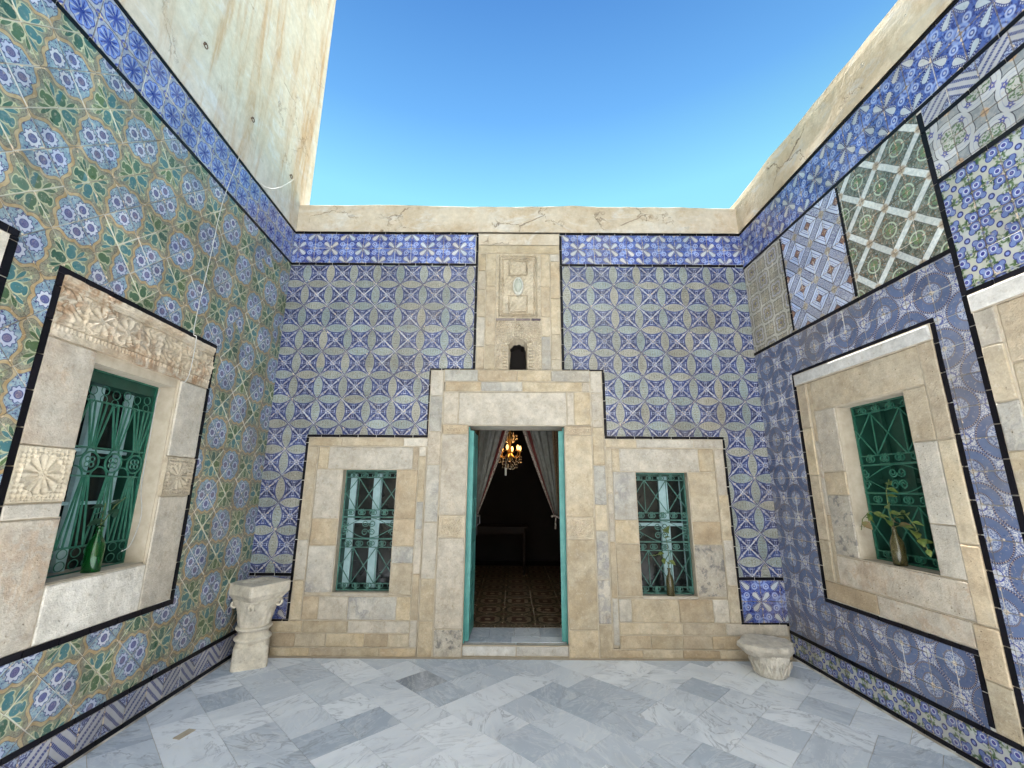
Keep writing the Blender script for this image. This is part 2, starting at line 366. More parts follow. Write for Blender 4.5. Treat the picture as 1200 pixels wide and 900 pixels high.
glaze('roundel', pat_roundel, 0.2, 0.25, fade=0.1); glaze('scroll', pat_scroll, gam=1.25); glaze('boxes', pat_boxes, fade=0.1); glaze('lattice', pat_lattice, 0.12, fade=0.15)
glaze('quatre', pat_quatre, fade=0.15, gam=1.3); glaze('cross', pat_cross, fade=0.12); glaze('chevron', pat_chevron, fade=0.12); glaze('cement', pat_cement, 0.4)

# ------------------------------------------------------------------ other materials
M = {}
def stone(name, c1, c2, vein=None, vs=0.0, stain=0.35, bump=0.5, mott=0.0):
    M[name] = new_mat('stone_' + name); oc, rnd, pos = coords()
    co = vadd(oc, vec(rnd * 31.0, rnd * 17.0, rnd * 53.0))
    n1 = nz(co, 4.0, 5, 0.6); n2 = nz(co, 22.0, 4, 0.7); n3 = nz(co, 90.0, 3, 0.7)
    col = mix(ss(0.3, 0.7, n1), c1, c2)
    col = cmul(col, 0.86 + 0.26 * vfract(rnd * 13.0))
    col = mix(vfract(rnd * 5.7) * 0.45, col, cmul(col, 0.0) if False else mix(vfract(rnd * 91.0), (0.47, 0.38, 0.27), (0.50, 0.47, 0.41)))
    if vein:
        vn = nz(vadd(co, vec(0.0, 0.0, n1 * 0.5)), 5.0, 4, 0.6, 1.2)
        ridge = ss(0.10, 0.0, vabs(vn - 0.5)) * ss(0.4, 0.6, nz(co, 3.0, 2))
        col = mix(ridge * vs, col, vein)
        col = mix(ss(0.5, 0.75, nz(co, 2.3, 3)) * vs * 0.8, col, vein)
    if mott: col = mix(ss(0.52, 0.62, nz(co, 13.0, 5, 0.7)) * mott, col, (0.2, 0.2, 0.2))
    col = mix(ss(0.55, 0.8, nz(pos, 2.2, 5, 0.7)) * stain, col, (0.27, 0.18, 0.10))
    col = mix(ss(0.54, 0.72, n2) * 0.35, col, (0.34, 0.27, 0.18))
    col = cmul(col, lin(nz(co, 9.0, 5, 0.75), 0.3, 0.7, 0.76, 1.16)); col = cmul(col, lin(n3, 0.3, 0.7, 0.92, 1.06))
    col = mix(ss(0.55, 0.66, nz(vadd(co, vec(5.0, 1.0, 2.0)), 6.5, 5, 0.75)) * 0.25, col, (0.40, 0.37, 0.32))
    col = mix(ss(0.62, 0.7, nz(co, 45.0, 2)) * 0.25, col, (0.62, 0.58, 0.5))
    col = cgam(col, 1.15, 1.0)
    pit = ss(0.18, 0.05, vor(co, 38.0)) * ss(0.5, 0.62, n2)
    col = mix(pit * 0.6, col, (0.2, 0.15, 0.1))
    h = n1 * 1.0 + n2 * 0.9 + n3 * 0.5 - pit * 1.6 + nz(co, 9.0, 5, 0.75) * 0.8
    finish(col, 0.82, h, bump + 0.25, 0.009, spec=0.3)
stone('sand', (0.50, 0.41, 0.28), (0.57, 0.50, 0.38))
stone('ochre', (0.47, 0.37, 0.25), (0.53, 0.45, 0.33), stain=0.4)
stone('pale', (0.55, 0.50, 0.42), (0.61, 0.57, 0.50), vein=(0.42, 0.40, 0.36), vs=0.3)
stone('marble', (0.53, 0.50, 0.44), (0.60, 0.58, 0.53), vein=(0.30, 0.30, 0.31), vs=0.7)
stone('grey', (0.44, 0.43, 0.39), (0.53, 0.51, 0.46), vein=(0.31, 0.31, 0.30), vs=0.6)
stone('mottled', (0.50, 0.46, 0.39), (0.56, 0.52, 0.45), vein=(0.3, 0.29, 0.27), vs=0.4, mott=0.75)
stone('pink', (0.53, 0.47, 0.39), (0.57, 0.53, 0.46), vein=(0.46, 0.33, 0.22), vs=0.45, stain=0.4)
stone('carved', (0.52, 0.44, 0.32), (0.60, 0.54, 0.43), stain=0.45, bump=0.35)
stone('white', (0.60, 0.60, 0.58), (0.66, 0.66, 0.65), stain=0.1, bump=0.25)
stone('ancient', (0.74, 0.69, 0.58), (0.80, 0.76, 0.67), vein=(0.62, 0.53, 0.42), vs=0.2, stain=0.06, bump=0.15)
stone('lintel', (0.50, 0.42, 0.31), (0.60, 0.53, 0.43), vein=(0.32, 0.19, 0.10), vs=0.75, stain=0.7, bump=0.3)
stone('purple', (0.13, 0.11, 0.14), (0.18, 0.14, 0.17), stain=0.1)
stone('worn', (0.68, 0.65, 0.58), (0.76, 0.73, 0.67), vein=(0.45, 0.41, 0.34), vs=0.3, stain=0.05, bump=0.8)
# mortar / grout
M['mortar'] = new_mat('mortar'); oc, rnd, pos = coords()
finish(mix(nz(pos, 14.0, 4), (0.32, 0.26, 0.18), (0.58, 0.52, 0.42)), 0.9, nz(pos, 60.0, 3), 0.5, 0.004)
M['grout'] = new_mat('grout'); oc, rnd, pos = coords()
g = mix(ss(0.4, 0.6, nz(pos, 5.0, 4)), (0.34, 0.31, 0.26), (0.68, 0.67, 0.62))
finish(g, 0.9, nz(pos, 80.0, 2), 0.3, 0.002)
M['black'] = new_mat('black_glaze'); oc, rnd, pos = coords()
finish(mix(vfract(rnd * 3.0), (0.003, 0.003, 0.005), (0.008, 0.007, 0.011)), 0.45, nz(oc, 30.0, 2), 0.2, 0.003, spec=0.16)
# plaster
def plaster(name, c1, c2, c3, streak=0.0, crack=0.5):
    M[name] = new_mat(name); oc, rnd, pos = coords()
    n1 = nz(pos, 1.6, 6, 0.65, 0.4); n2 = nz(pos, 7.0, 5, 0.7); 
    col = mix(ss(0.38, 0.62, n1), c1, c2)
    col = mix(ss(0.5, 0.68, nz(vscale3(pos, (1.0, 1.0, 2.2)), 2.7, 5, 0.7, 0.8)) * 0.85, col, c3)
    if streak:
        sn = nz(vscale3(pos, (3.2, 3.2, 0.42)), 1.6, 6, 0.65, 0.6)
        col = mix(ss(0.47, 0.72, sn) * streak, col, (0.46, 0.27, 0.13))
        col = mix(ss(0.6, 0.68, nz(vscale3(pos, (1, 1, 0.5)), 3.6, 4, 0.75)) * 0.35, col, (0.4, 0.36, 0.3))
    col = mix(ss(0.5, 0.68, n2) * 0.5, col, (0.44, 0.32, 0.20)) if not streak else mix(ss(0.6, 0.75, n2) * 0.3, col, (0.42, 0.33, 0.22))
    col = cmul(col, lin(nz(pos, 12.0, 5, 0.75), 0.3, 0.7, 0.84, 1.1))
    warp = vadd(vscale3(pos, (1, 1, 1.5)), vec(n2 * 0.5, n1 * 0.4, n2 * 0.4))
    cr = ss(0.016, 0.004, vor(warp, 1.7, 'DISTANCE_TO_EDGE')) * ss(0.5, 0.6, nz(pos, 1.9, 3))
    patch = ss(0.66, 0.69, nz(pos, 4.2, 4, 0.7))
    col = mix(cr * crack, col, (0.17, 0.12, 0.08)); col = mix(patch * 0.7 * crack, col, (0.36, 0.34, 0.3))
    finish(col, 0.9, n1 * 0.5 + n2 * 0.5 + nz(pos, 40.0, 4) * 0.3 - cr * 0.8 - patch * 0.5, 0.6, 0.012, spec=0.2)
plaster('plaster', (0.50, 0.41, 0.30), (0.58, 0.51, 0.41), (0.60, 0.57, 0.52), crack=0.7)
plaster('tall_plaster', (0.62, 0.575, 0.52), (0.60, 0.53, 0.455), (0.63, 0.62, 0.635), streak=0.75, crack=0.4)
plaster('white_plaster', (0.76, 0.76, 0.74), (0.80, 0.80, 0.79), (0.72, 0.73, 0.72), crack=0.2)
plaster('warm_plaster', (0.52, 0.42, 0.29), (0.60, 0.52, 0.39), (0.52, 0.50, 0.46), crack=1.0)
# marble floor
M['slab'] = new_mat('floor_marble'); oc, rnd, pos = coords()
ra = rnd * 6.283; sx = X.nt.nodes.new('ShaderNodeSeparateXYZ'); X.nt.links.new(oc.v, sx.inputs[0])
ox, oy = X(sx.outputs[0]), X(sx.outputs[1]); ca, sa = vcos(ra), vsin(ra)
co = vec((ox * ca - oy * sa) * 2.6 + rnd * 40.0, (ox * sa + oy * ca) + rnd * 9.0, rnd * 77.0)
r2 = vfract(rnd * 29.0); r3 = vfract(rnd * 61.0)
n1 = nz(co, 3.0, 5, 0.6, 0.8); n2 = nz(co, 2.8, 6, 0.6, 1.4); n3 = nz(co, 2.0, 3, 0.5, 0.5)
tone = mix(lin(r2, 0.05, 0.9, 0.0, 1.0), (0.84, 0.89, 0.95), (0.40, 0.475, 0.57))
tone = mix(ss(0.93, 0.95, r2), tone, (0.23, 0.265, 0.32))
col = mix(ss(0.38, 0.66, n1), tone, mix(0.35, tone, (0.80, 0.85, 0.91)))
cloud = ss(0.42, 0.72, n3); col = mix(cloud * (0.25 + 0.75 * r3 * r3), col, (0.46, 0.52, 0.60))
vn = ss(0.045, 0.0, vabs(n2 - 0.5)) * ss(0.42, 0.56, n1); col = mix(vn * (0.2 + 0.45 * r3), col, (0.20, 0.235, 0.29))
vw = ss(0.03, 0.0, vabs(nz(co, 2.4, 5, 0.6, 1.6) - 0.46)); col = mix(vw * 0.3, col, (0.84, 0.86, 0.88))
wb = ss(0.56, 0.64, nz(co, 4.0, 5, 0.7, 1.0)); col = mix(wb * 0.3, col, (0.82, 0.84, 0.86))
col = mix(ss(0.55, 0.8, nz(pos, 1.7, 5, 0.7)) * 0.16, col, (0.42, 0.37, 0.28))
col = mix(ss(0.64, 0.7, nz(pos, 24.0, 3, 0.7)) * 0.3, col, (0.66, 0.64, 0.6))
finish(col, 0.34 + 0.25 * nz(pos, 6.0, 4), nz(pos, 9.0, 4) + nz(pos, 70.0, 2) * 0.15, 0.25, 0.006, spec=0.45)
def simple(name, c1, c2, rough=0.6, scale=8.0, metal=0.0, bump=0.2, **k):
    M[name] = new_mat(name); oc, rnd, pos = coords()
    n = nz(pos, scale, 4, 0.65)
    finish(mix(ss(0.35, 0.65, n), c1, c2), rough, nz(pos, scale * 5, 3), bump, 0.002, metal=metal, **k)
simple('green_iron', (0.012, 0.095, 0.06), (0.03, 0.14, 0.095), 0.4, 20.0)
simple('green_wood', (0.006, 0.042, 0.028), (0.010, 0.06, 0.04), 0.5, 12.0)
simple('teal_iron', (0.06, 0.18, 0.15), (0.025, 0.09, 0.07), 0.45, 25.0)
simple('turquoise', (0.06, 0.27, 0.25), (0.09, 0.33, 0.30), 0.4, 9.0)
simple('pale_blue', (0.36, 0.52, 0.55), (0.28, 0.43, 0.46), 0.45, 14.0)
simple('shade_black', (0.008, 0.005, 0.004), (0.013, 0.008, 0.006), 0.8, 3.0)  # near-black base stands in for shade in the room and niche
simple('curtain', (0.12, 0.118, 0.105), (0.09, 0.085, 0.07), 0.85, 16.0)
simple('brocade', (0.09, 0.045, 0.02), (0.16, 0.10, 0.05), 0.8, 60.0)
simple('red_cloth', (0.07, 0.008, 0.006), (0.11, 0.015, 0.01), 0.8, 30.0)
simple('trim', (0.3, 0.27, 0.22), (0.09, 0.04, 0.03), 0.8, 70.0)
simple('brass', (0.5, 0.3, 0.08), (0.4, 0.22, 0.05), 0.3, 30.0, metal=1.0)
simple('dark_metal', (0.03, 0.03, 0.035), (0.06, 0.05, 0.045), 0.45, 40.0, metal=0.6)
simple('rust', (0.10, 0.06, 0.04), (0.16, 0.11, 0.08), 0.7, 60.0, metal=0.4)
simple('lamp_body', (0.60, 0.60, 0.55), (0.48, 0.48, 0.42), 0.5, 40.0)
simple('lamp_glass', (0.50, 0.52, 0.44), (0.42, 0.45, 0.38), 0.15, 30.0)
simple('cable', (0.50, 0.50, 0.48), (0.40, 0.40, 0.38), 0.5, 40.0)
simple('leaf', (0.07, 0.12, 0.025), (0.15, 0.18, 0.04), 0.5, 30.0)
simple('leaf_brown', (0.20, 0.12, 0.06), (0.12, 0.12, 0.04), 0.6, 30.0)
simple('leaf_dark', (0.01, 0.04, 0.02), (0.02, 0.06, 0.03), 0.5, 30.0)
simple('stem', (0.08, 0.12, 0.03), (0.12, 0.14, 0.05), 0.6, 30.0)
simple('wood', (0.010, 0.005, 0.003), (0.016, 0.008, 0.004), 0.8, 10.0)
M['pane'] = new_mat('window_glass'); oc, rnd, pos = coords(); finish(mix(nz(pos, 5.0, 3), (0.004, 0.007, 0.007), (0.012, 0.016, 0.015)), 0.18, nz(pos, 3.0, 2), 0.1, 0.004, spec=0.35)
def glass(name, col, rough=0.05, trans=0.9):
    M[name] = new_mat(name); oc, rnd, pos = coords(); finish(mix(nz(pos, 30.0, 2), col, tuple(c * 0.7 for c in col)), rough, trans=trans)
glass('bottle_green', (0.015, 0.34, 0.06)); glass('bottle_brown', (0.25, 0.22, 0.09), 0.15, 0.75); glass('crystal', (0.9, 0.8, 0.6), 0.05, 0.7)
M['bulb'] = new_mat('bulb'); oc, rnd, pos = coords(); finish((1.0, 0.6, 0.25), 0.4, emis=(1.0, 0.50, 0.14), estr=0.9)

# ------------------------------------------------------------------ mesh helpers
class MB:
    def __init__(s): s.v = []; s.f = []; s.uv = []; s.mi = []
    def add(s, vs, fs, uvs=None, mi=0):
        o = len(s.v); s.v += [tuple(p) for p in vs]
        for k, f in enumerate(fs):
            s.f.append(tuple(i + o for i in f)); s.mi.append(mi)
            s.uv.append([uvs[i] for i in f] if uvs else [(0, 0)] * len(f))
        return s
    def box(s, a, b, mi=0):
        x0, y0, z0 = a; x1, y1, z1 = b
        return s.add([(x0, y0, z0), (x1, y0, z0), (x1, y1, z0), (x0, y1, z0), (x0, y0, z1), (x1, y0, z1), (x1, y1, z1), (x0, y1, z1)],
                     [(0, 3, 2, 1), (4, 5, 6, 7), (0, 1, 5, 4), (1, 2, 6, 5), (2, 3, 7, 6), (3, 0, 4, 7)], None, mi)
    def mesh(s, name, mats, smooth=False):
        me = bpy.data.meshes.new(name); me.from_pydata(s.v, [], s.f)
        l = me.uv_layers.new(name='UVMap'); flat = [c for f in s.uv for p in f for c in p]
        l.data.foreach_set('uv', flat)
        for mt in (mats if isinstance(mats, (list, tuple)) else [mats]): me.materials.append(mt)
        me.polygons.foreach_set('material_index', s.mi)
        if smooth: me.polygons.foreach_set('use_smooth', [True] * len(me.polygons))
        me.update(); return me
def link(name, me, parent=None, loc=(0, 0, 0), rot=(0, 0, 0), kind=None, label=None, cat=None, group=None):
    o = bpy.data.objects.new(name, me); COL.objects.link(o); o.location = loc; o.rotation_euler = rot
    if parent: o.parent = parent
    if kind: o['kind'] = kind
    if label: o['label'] = label
    if cat: o['category'] = cat
    if group: o['group'] = group
    return o
def obj(name, mb, mat, parent=None, smooth=False, **k): return link(name, mb.mesh(name, mat, smooth), parent, **k)
def tube(mb, pts, r, n=6, closed=False, cap=True):
    pts = [Vector(p) for p in pts]; rings = []
    N = len(pts); rr = r if isinstance(r, (list, tuple)) else [r] * N
    prev = None
    for i, p in enumerate(pts):
        if closed: t = pts[(i + 1) % N] - pts[i - 1]
        else: t = pts[min(i + 1, N - 1)] - pts[max(i - 1, 0)]
        t.normalize()
        if prev is None:
            a = Vector((0, 1, 0)) if abs(t.y) < 0.9 else Vector((1, 0, 0)); a = (a - t * a.dot(t)).normalized()
        else: a = (prev - t * prev.dot(t)).normalized()
        prev = a; b = t.cross(a)
        rings.append([p + (a * math.cos(2 * math.pi * k / n) + b * math.sin(2 * math.pi * k / n)) * rr[i] for k in range(n)])
    vs = [q for rg in rings for q in rg]; fs = []
    for i in range(N if closed else N - 1):
        j = (i + 1) % N
        for k in range(n): fs.append((i * n + k, i * n + (k + 1) % n, j * n + (k + 1) % n, j * n + k))
    if cap and not closed: fs += [tuple(range(n))[::-1], tuple((N - 1) * n + k for k in range(n))]
    mb.add(vs, fs); return mb
def radial(mb, zs, rf, n=48, cap=True, c=(0, 0)):
    vs = []; fs = []
    for z in zs:
        for k in range(n):
            th = 2 * math.pi * k / n; r = rf(th, z)
            if isinstance(r, tuple): r, dz = r
            else: dz = 0
            vs.append((c[0] + r * math.cos(th), c[1] + r * math.sin(th), z + dz))
    for i in range(len(zs) - 1):
        for k in range(n): fs.append((i * n + k, i * n + (k + 1) % n, (i + 1) * n + (k + 1) % n, (i + 1) * n + k))
    if cap:
        fs.append(tuple(range(n))[::-1]); 
        o = (len(zs) - 1) * n; vs.append((c[0], c[1], zs[-1] + (rf(0, zs[-1])[1] if isinstance(rf(0, zs[-1]), tuple) else 0)))
        for k in range(n): fs.append((o + k, o + (k + 1) % n, len(vs) - 1))
    mb.add(vs, fs); return mb

def clip_poly(poly, rect):                  # poly: list of (x,z,u,v)
    x0, x1, z0, z1 = rect
    def cut(pl, ax, lim, sgn):
        out = []
        for i in range(len(pl)):
            a, b = pl[i - 1], pl[i]; da = (a[ax] - lim) * sgn; db = (b[ax] - lim) * sgn
            if (da >= 0) != (db >= 0):
                t = da / (da - db); out.append(tuple(a[k] + (b[k] - a[k]) * t for k in range(4)))
            if db >= 0: out.append(b)
        return out
    for ax, lim, sg in ((0, x0, 1), (0, x1, -1), (1, z0, 1), (1, z1, -1)):
        poly = cut(poly, ax, lim, sg)
        if len(poly) < 3: return []
    return poly
def area(pl): return abs(sum(pl[i - 1][0] * pl[i][1] - pl[i][0] * pl[i - 1][1] for i in range(len(pl)))) / 2

def ring_pts_(cx, cz, r, n=20): return [(cx + r * math.cos(2 * math.pi * k / n), 0, cz + r * math.sin(2 * math.pi * k / n)) for k in range(n)]
class Wall:
    def __init__(s, name, loc, ang, label):
        s.o = link(name, None, loc=loc, rot=(0, 0, ang), label=label, cat='wall')
        s.M = Matrix.Translation(loc) @ Matrix.Rotation(ang, 4, 'Z')
        s.bank = {}; s.cache = {}; s.mort = MB(); s.groutmb = MB()
    def w(s, x, z, y=0.0): return s.M @ Vector((x, y, z))
    def push(s, name, polys, cen, mat, key, depth=0.0, tilt=0.006, thick=0.012):
        s.bank.setdefault(name, []).append((polys, cen, mat, key, depth, tilt, thick))
    def tiles(s, name, rects, px, pz, ax, az, mat, diamond=False, mode='two', gap=0.0014, depth=0.0, tilt=0.005):
        x0 = min(r[0] for r in rects); x1 = max(r[1] for r in rects); z0 = min(r[2] for r in rects); z1 = max(r[3] for r in rects)
        if diamond:
            h = px / 2
            lo = int(min((x0 - ax) / h, 0) + min((z0 - az) / h, 0)) - 60; E1, E2 = (h, h), (-h, h)
            rng = []
            for a in range(-80, 80):
                for b in range(-80, 80):
                    cx = ax + E1[0] * (a + .5) + E2[0] * (b + .5); cz = az + E1[1] * (a + .5) + E2[1] * (b + .5)
                    if x0 - h < cx < x1 + h and z0 - h < cz < z1 + h: rng.append((a, b, cx, cz))
        else:
            E1, E2 = (px, 0), (0, pz); rng = []
            for a in range(int((x0 - ax) / px) - 2, int((x1 - ax) / px) + 3):
                for b in range(int((z0 - az) / pz) - 2, int((z1 - az) / pz) + 3):
                    cx = ax + px * (a + .5); cz = az + pz * (b + .5)
                    if x0 - px < cx < x1 + px and z0 - pz < cz < z1 + pz: rng.append((a, b, cx, cz))
        gk = gap / math.hypot(*E1)
        for a, b, cx, cz in rng:
            if mode == 'two': fu, fv = ((a + b) % 2, 0)
            elif mode == 'four': fu, fv = (a % 2, b % 2)
            elif mode == 'mirror': fu, fv = (a % 2, 0)
            else: fu, fv = (0, 0)
            if mode != 'one' and mat is not GLAZE['star'] and random.random() < 0.022: fu = 1 - fu
            poly = []
            for ca, cb in ((gk, gk), (1 - gk, gk), (1 - gk, 1 - gk), (gk, 1 - gk)):
                X_ = cx + E1[0] * (ca - .5) + E2[0] * (cb - .5); Z_ = cz + E1[1] * (ca - .5) + E2[1] * (cb - .5)
                poly.append((X_, Z_, abs(ca - fu), abs(cb - fv)))
            full = area(poly); pcs = []
            for r in rects:
                q = clip_poly(poly, r)
                if len(q) >= 3 and area(q) > 2e-5: pcs.append(q)
            tot = sum(area(q) for q in pcs)
            if tot < 0.0004: continue
            isfull = len(pcs) == 1 and tot > full * 0.9999
            key = ('full', mat.name, fu, fv, round(px, 4), diamond) if isfull else None
            s.push(name, pcs, (cx, cz), mat, key, depth + random.uniform(-.0008, .0008), tilt)
    def border(s, pts, w, depth=0.002, L=0.186, name='border_tile', mat=None):
        mat = mat or M['black']
        for (x0, z0), (x1, z1) in zip(pts[:-1], pts[1:]):
            hor = abs(x1 - x0) > abs(z1 - z0); ln = abs(x1 - x0) if hor else abs(z1 - z0)
            a0 = min(x0, x1) if hor else min(z0, z1)
            a0 -= w / 2 - 0.0005 if hor else -(w / 2); ln2 = ln + (w - 0.001 if hor else -w)
            t = 0; first = random.uniform(0.3, 1) * L
            while t < ln2 - 0.004:
                l = min(first if t == 0 else L, ln2 - t)
                c = a0 + t + l / 2; hl = l / 2 - 0.0033
                if hl > 0.006:
                    j = random.uniform(-.0012, .0012)
                    if hor: q = [(c - hl, z0 - w / 2 + j), (c + hl, z0 - w / 2 - j), (c + hl, z0 + w / 2 - j), (c - hl, z0 + w / 2 + j)]; cen = (c, z0)
                    else: q = [(x0 - w / 2 + j, c - hl), (x0 + w / 2 + j, c - hl), (x0 + w / 2 - j, c + hl), (x0 - w / 2 - j, c + hl)]; cen = (x0, c)
                    s.push(name, [[(p[0], p[1], 0, 0) for p in q]], cen, mat, None, depth + random.uniform(-.0006, .0006), 0.004, 0.016)
                t += l
    def grout(s, rects, y=0.0045):
        for i, (a, b, c, d) in enumerate(rects): s.groutmb.box((a, y + i * 0.0002, c), (b, 0.03, d))
    def block(s, x0, x1, z0, z1, d=0.02, mat='sand', back=0.05, name='stone_block', g=0.0022, ch=0.005, parent=None, ret=False):
        if x0 > x1: x0, x1 = x1, x0
        d = d * .55 - .013
        hx, hz = (x1 - x0) / 2 - g, (z1 - z0) / 2 - g; cx, cz = (x0 + x1) / 2, (z0 + z1) / 2
        ring = []
        for (ax, az), (bx, bz) in (((-1, -1), (1, -1)), ((1, -1), (1, 1)), ((1, 1), (-1, 1)), ((-1, 1), (-1, -1))):
            ln = math.hypot((bx - ax) * hx, (bz - az) * hz); ee = min(.12, random.uniform(.002, .007) / ln); eb = min(.12, random.uniform(.002, .007) / ln)
            for t in (ee, random.uniform(.35, .65), 1 - eb) if max(hx, hz) > 0.06 else (ee, 1 - eb):
                ring.append(((ax + (bx - ax) * t) * hx, (az + (bz - az) * t) * hz))
        j = min(0.0035, min(hx, hz) * 0.15)
        o = [(p[0] * (1 - random.random() * j / hx), p[1] * (1 - random.random() * j / hz)) for p in ring]
        c1 = min(ch, min(hx, hz) * 0.3)
        inn = [(p[0] * (1 - c1 * random.uniform(.7, 1.4) / hx), p[1] * (1 - c1 * random.uniform(.7, 1.4) / hz)) for p in o]
        n = len(ring); dd = d + random.uniform(-.0025, .0025)
        vs = [(p[0], back, p[1]) for p in o] + [(p[0], -dd + c1 * .7, p[1]) for p in o] + [(p[0], -dd, p[1]) for p in inn]
        fs = []
        for k in range(n):
            k2 = (k + 1) % n
            fs += [(k, k2, n + k2, n + k), (n + k, n + k2, 2 * n + k2, 2 * n + k)]
        fs.append(tuple(2 * n + k for k in range(n)))
        mb = MB().add(vs, fs)
        ob = obj(name, mb, M[mat], parent or s.o, loc=(cx, 0, cz))
        s.mort.box((x0 - .004, -(d - 0.0095 + random.uniform(-.0008, .0008)), z0 - .004), (x1 + .004, min(back, .04) - random.uniform(.001, .004), z1 + .004))
        return ob
    def row(s, xs, z0, z1, d, mats, **k):
        for i in range(len(xs) - 1): s.block(xs[i], xs[i + 1], z0, z1, d, mats[i % len(mats)], **k)
    def colm(s, x0, x1, zs, d, mats, **k):
        for i in range(len(zs) - 1): s.block(x0, x1, zs[i], zs[i + 1], d, mats[i % len(mats)], **k)
    def relief(s, name, x0, x1, z0, z1, d, hf, mat='carved', step=0.006, back=0.05, hole=None, parent=None):
        d = d * .55 - .013
        nx = max(2, int((x1 - x0) / step)); nzz = max(2, int((z1 - z0) / step)); cx, cz = (x0 + x1) / 2, (z0 + z1) / 2
        xs = np.linspace(x0 + .002, x1 - .002, nx); zs = np.linspace(z0 + .002, z1 - .002, nzz)
        XX, ZZ = np.meshgrid(xs, zs); H = hf(XX, ZZ)
        vs = [(XX[j, i] - cx, -(d + float(H[j, i])), ZZ[j, i] - cz) for j in range(nzz) for i in range(nx)]
        fs = []
        for j in range(nzz - 1):
            for i in range(nx - 1):
                if hole is not None and hole((xs[i] + xs[i + 1]) / 2, (zs[j] + zs[j + 1]) / 2): continue
                a = j * nx + i; fs.append((a, a + 1, a + nx + 1, a + nx))
        rim = [i for i in range(nx)] + [j * nx + nx - 1 for j in range(1, nzz)] + [(nzz - 1) * nx + i for i in range(nx - 2, -1, -1)] + [j * nx for j in range(nzz - 2, 0, -1)]
        o = len(vs)
        vs += [(vs[i][0], back, vs[i][2]) for i in rim]
        for k in range(len(rim)):
            k2 = (k + 1) % len(rim)
            if hole is not None:
                a, b = vs[rim[k]], vs[rim[k2]]
                if hole((a[0] + b[0]) / 2 + cx, (a[2] + b[2]) / 2 + cz): continue
            fs.append((rim[k2], rim[k], o + k, o + k2))
        s.mort.box((x0 - .003, -(d - .024), z0 - .003), (x1 + .003, .03, z1 + .003)) if hole is None else None
        return obj(name, MB().add(vs, fs), M[mat], parent or s.o, loc=(cx, 0, cz))
    def flush(s):
        for name, L in s.bank.items():
            sc = []
            for e in L:
                p = project(s.w(e[1][0], e[1][1]))
                vis = p is not None and -30 < p[0] < 1230 and -30 < p[1] < 930
                sc.append((0 if vis else 1, p[2] if p else 99))
            order = sorted(range(len(L)), key=lambda i: sc[i])
            keep = [i for i in order[:300] if sc[i][0] == 0]; rest = [i for i in order if i not in set(keep)]
            for i in keep:
                polys, cen, mat, key, depth, tilt, th = L[i]
                me = s.cache.get(key) if key else None
                if me is None:
                    mb = MB(); s.piece(mb, polys, cen, th, bev=bool(key)); me = mb.mesh(name, mat)
                    if key: s.cache[key] = me
                link(name, me, s.o, loc=(cen[0], -depth, cen[1]), rot=(random.gauss(0, tilt), 0, random.gauss(0, tilt)))
            if rest:
                mb = MB(); mats = []
                for i in rest:
                    polys, cen, mat, key, depth, tilt, th = L[i]
                    if mat not in mats: mats.append(mat)
                    s.piece(mb, polys, cen, th, bev=False, off=(cen[0], -depth, cen[1]), mi=mats.index(mat))
                obj(name, mb, mats, s.o, kind='stuff')
        if s.mort.v: obj('mortar', s.mort, M['mortar'], s.o)
        if s.groutmb.v: obj('grout', s.groutmb, M['grout'], s.o)
    def piece(s, mb, polys, cen, th, bev=False, off=(0, 0, 0), mi=0):
        for q in polys:
            n = len(q); P = [(p[0] - cen[0] + off[0], p[1] - cen[1] + off[2]) for p in q]; uv = [(p[2], p[3]) for p in q]
            sg = sum(P[i - 1][0] * P[i][1] - P[i][0] * P[i - 1][1] for i in range(n))
            if sg < 0: P.reverse(); uv.reverse()
            y0 = off[1]
            if bev:
                mx = sum(p[0] for p in P) / n; mz = sum(p[1] for p in P) / n
                I = [(mx + (p[0] - mx) * .985, mz + (p[1] - mz) * .985) for p in P]
                vs = [(p[0], y0 + th, p[1]) for p in P] + [(p[0], y0 + .0012, p[1]) for p in P] + [(p[0], y0, p[1]) for p in I]
                fs = [tuple(2 * n + k for k in range(n))]
                for k in range(n):
                    k2 = (k + 1) % n; fs += [(k, k2, n + k2, n + k), (n + k, n + k2, 2 * n + k2, 2 * n + k)]
                mb.add(vs, fs, uv * 3, mi)
            else:
                vs = [(p[0], y0 + th, p[1]) for p in P] + [(p[0], y0, p[1]) for p in P]
                fs = [tuple(n + k for k in range(n))] + [(k, (k + 1) % n, n + (k + 1) % n, n + k) for k in range(n)]
                mb.add(vs, fs, uv * 2, mi)
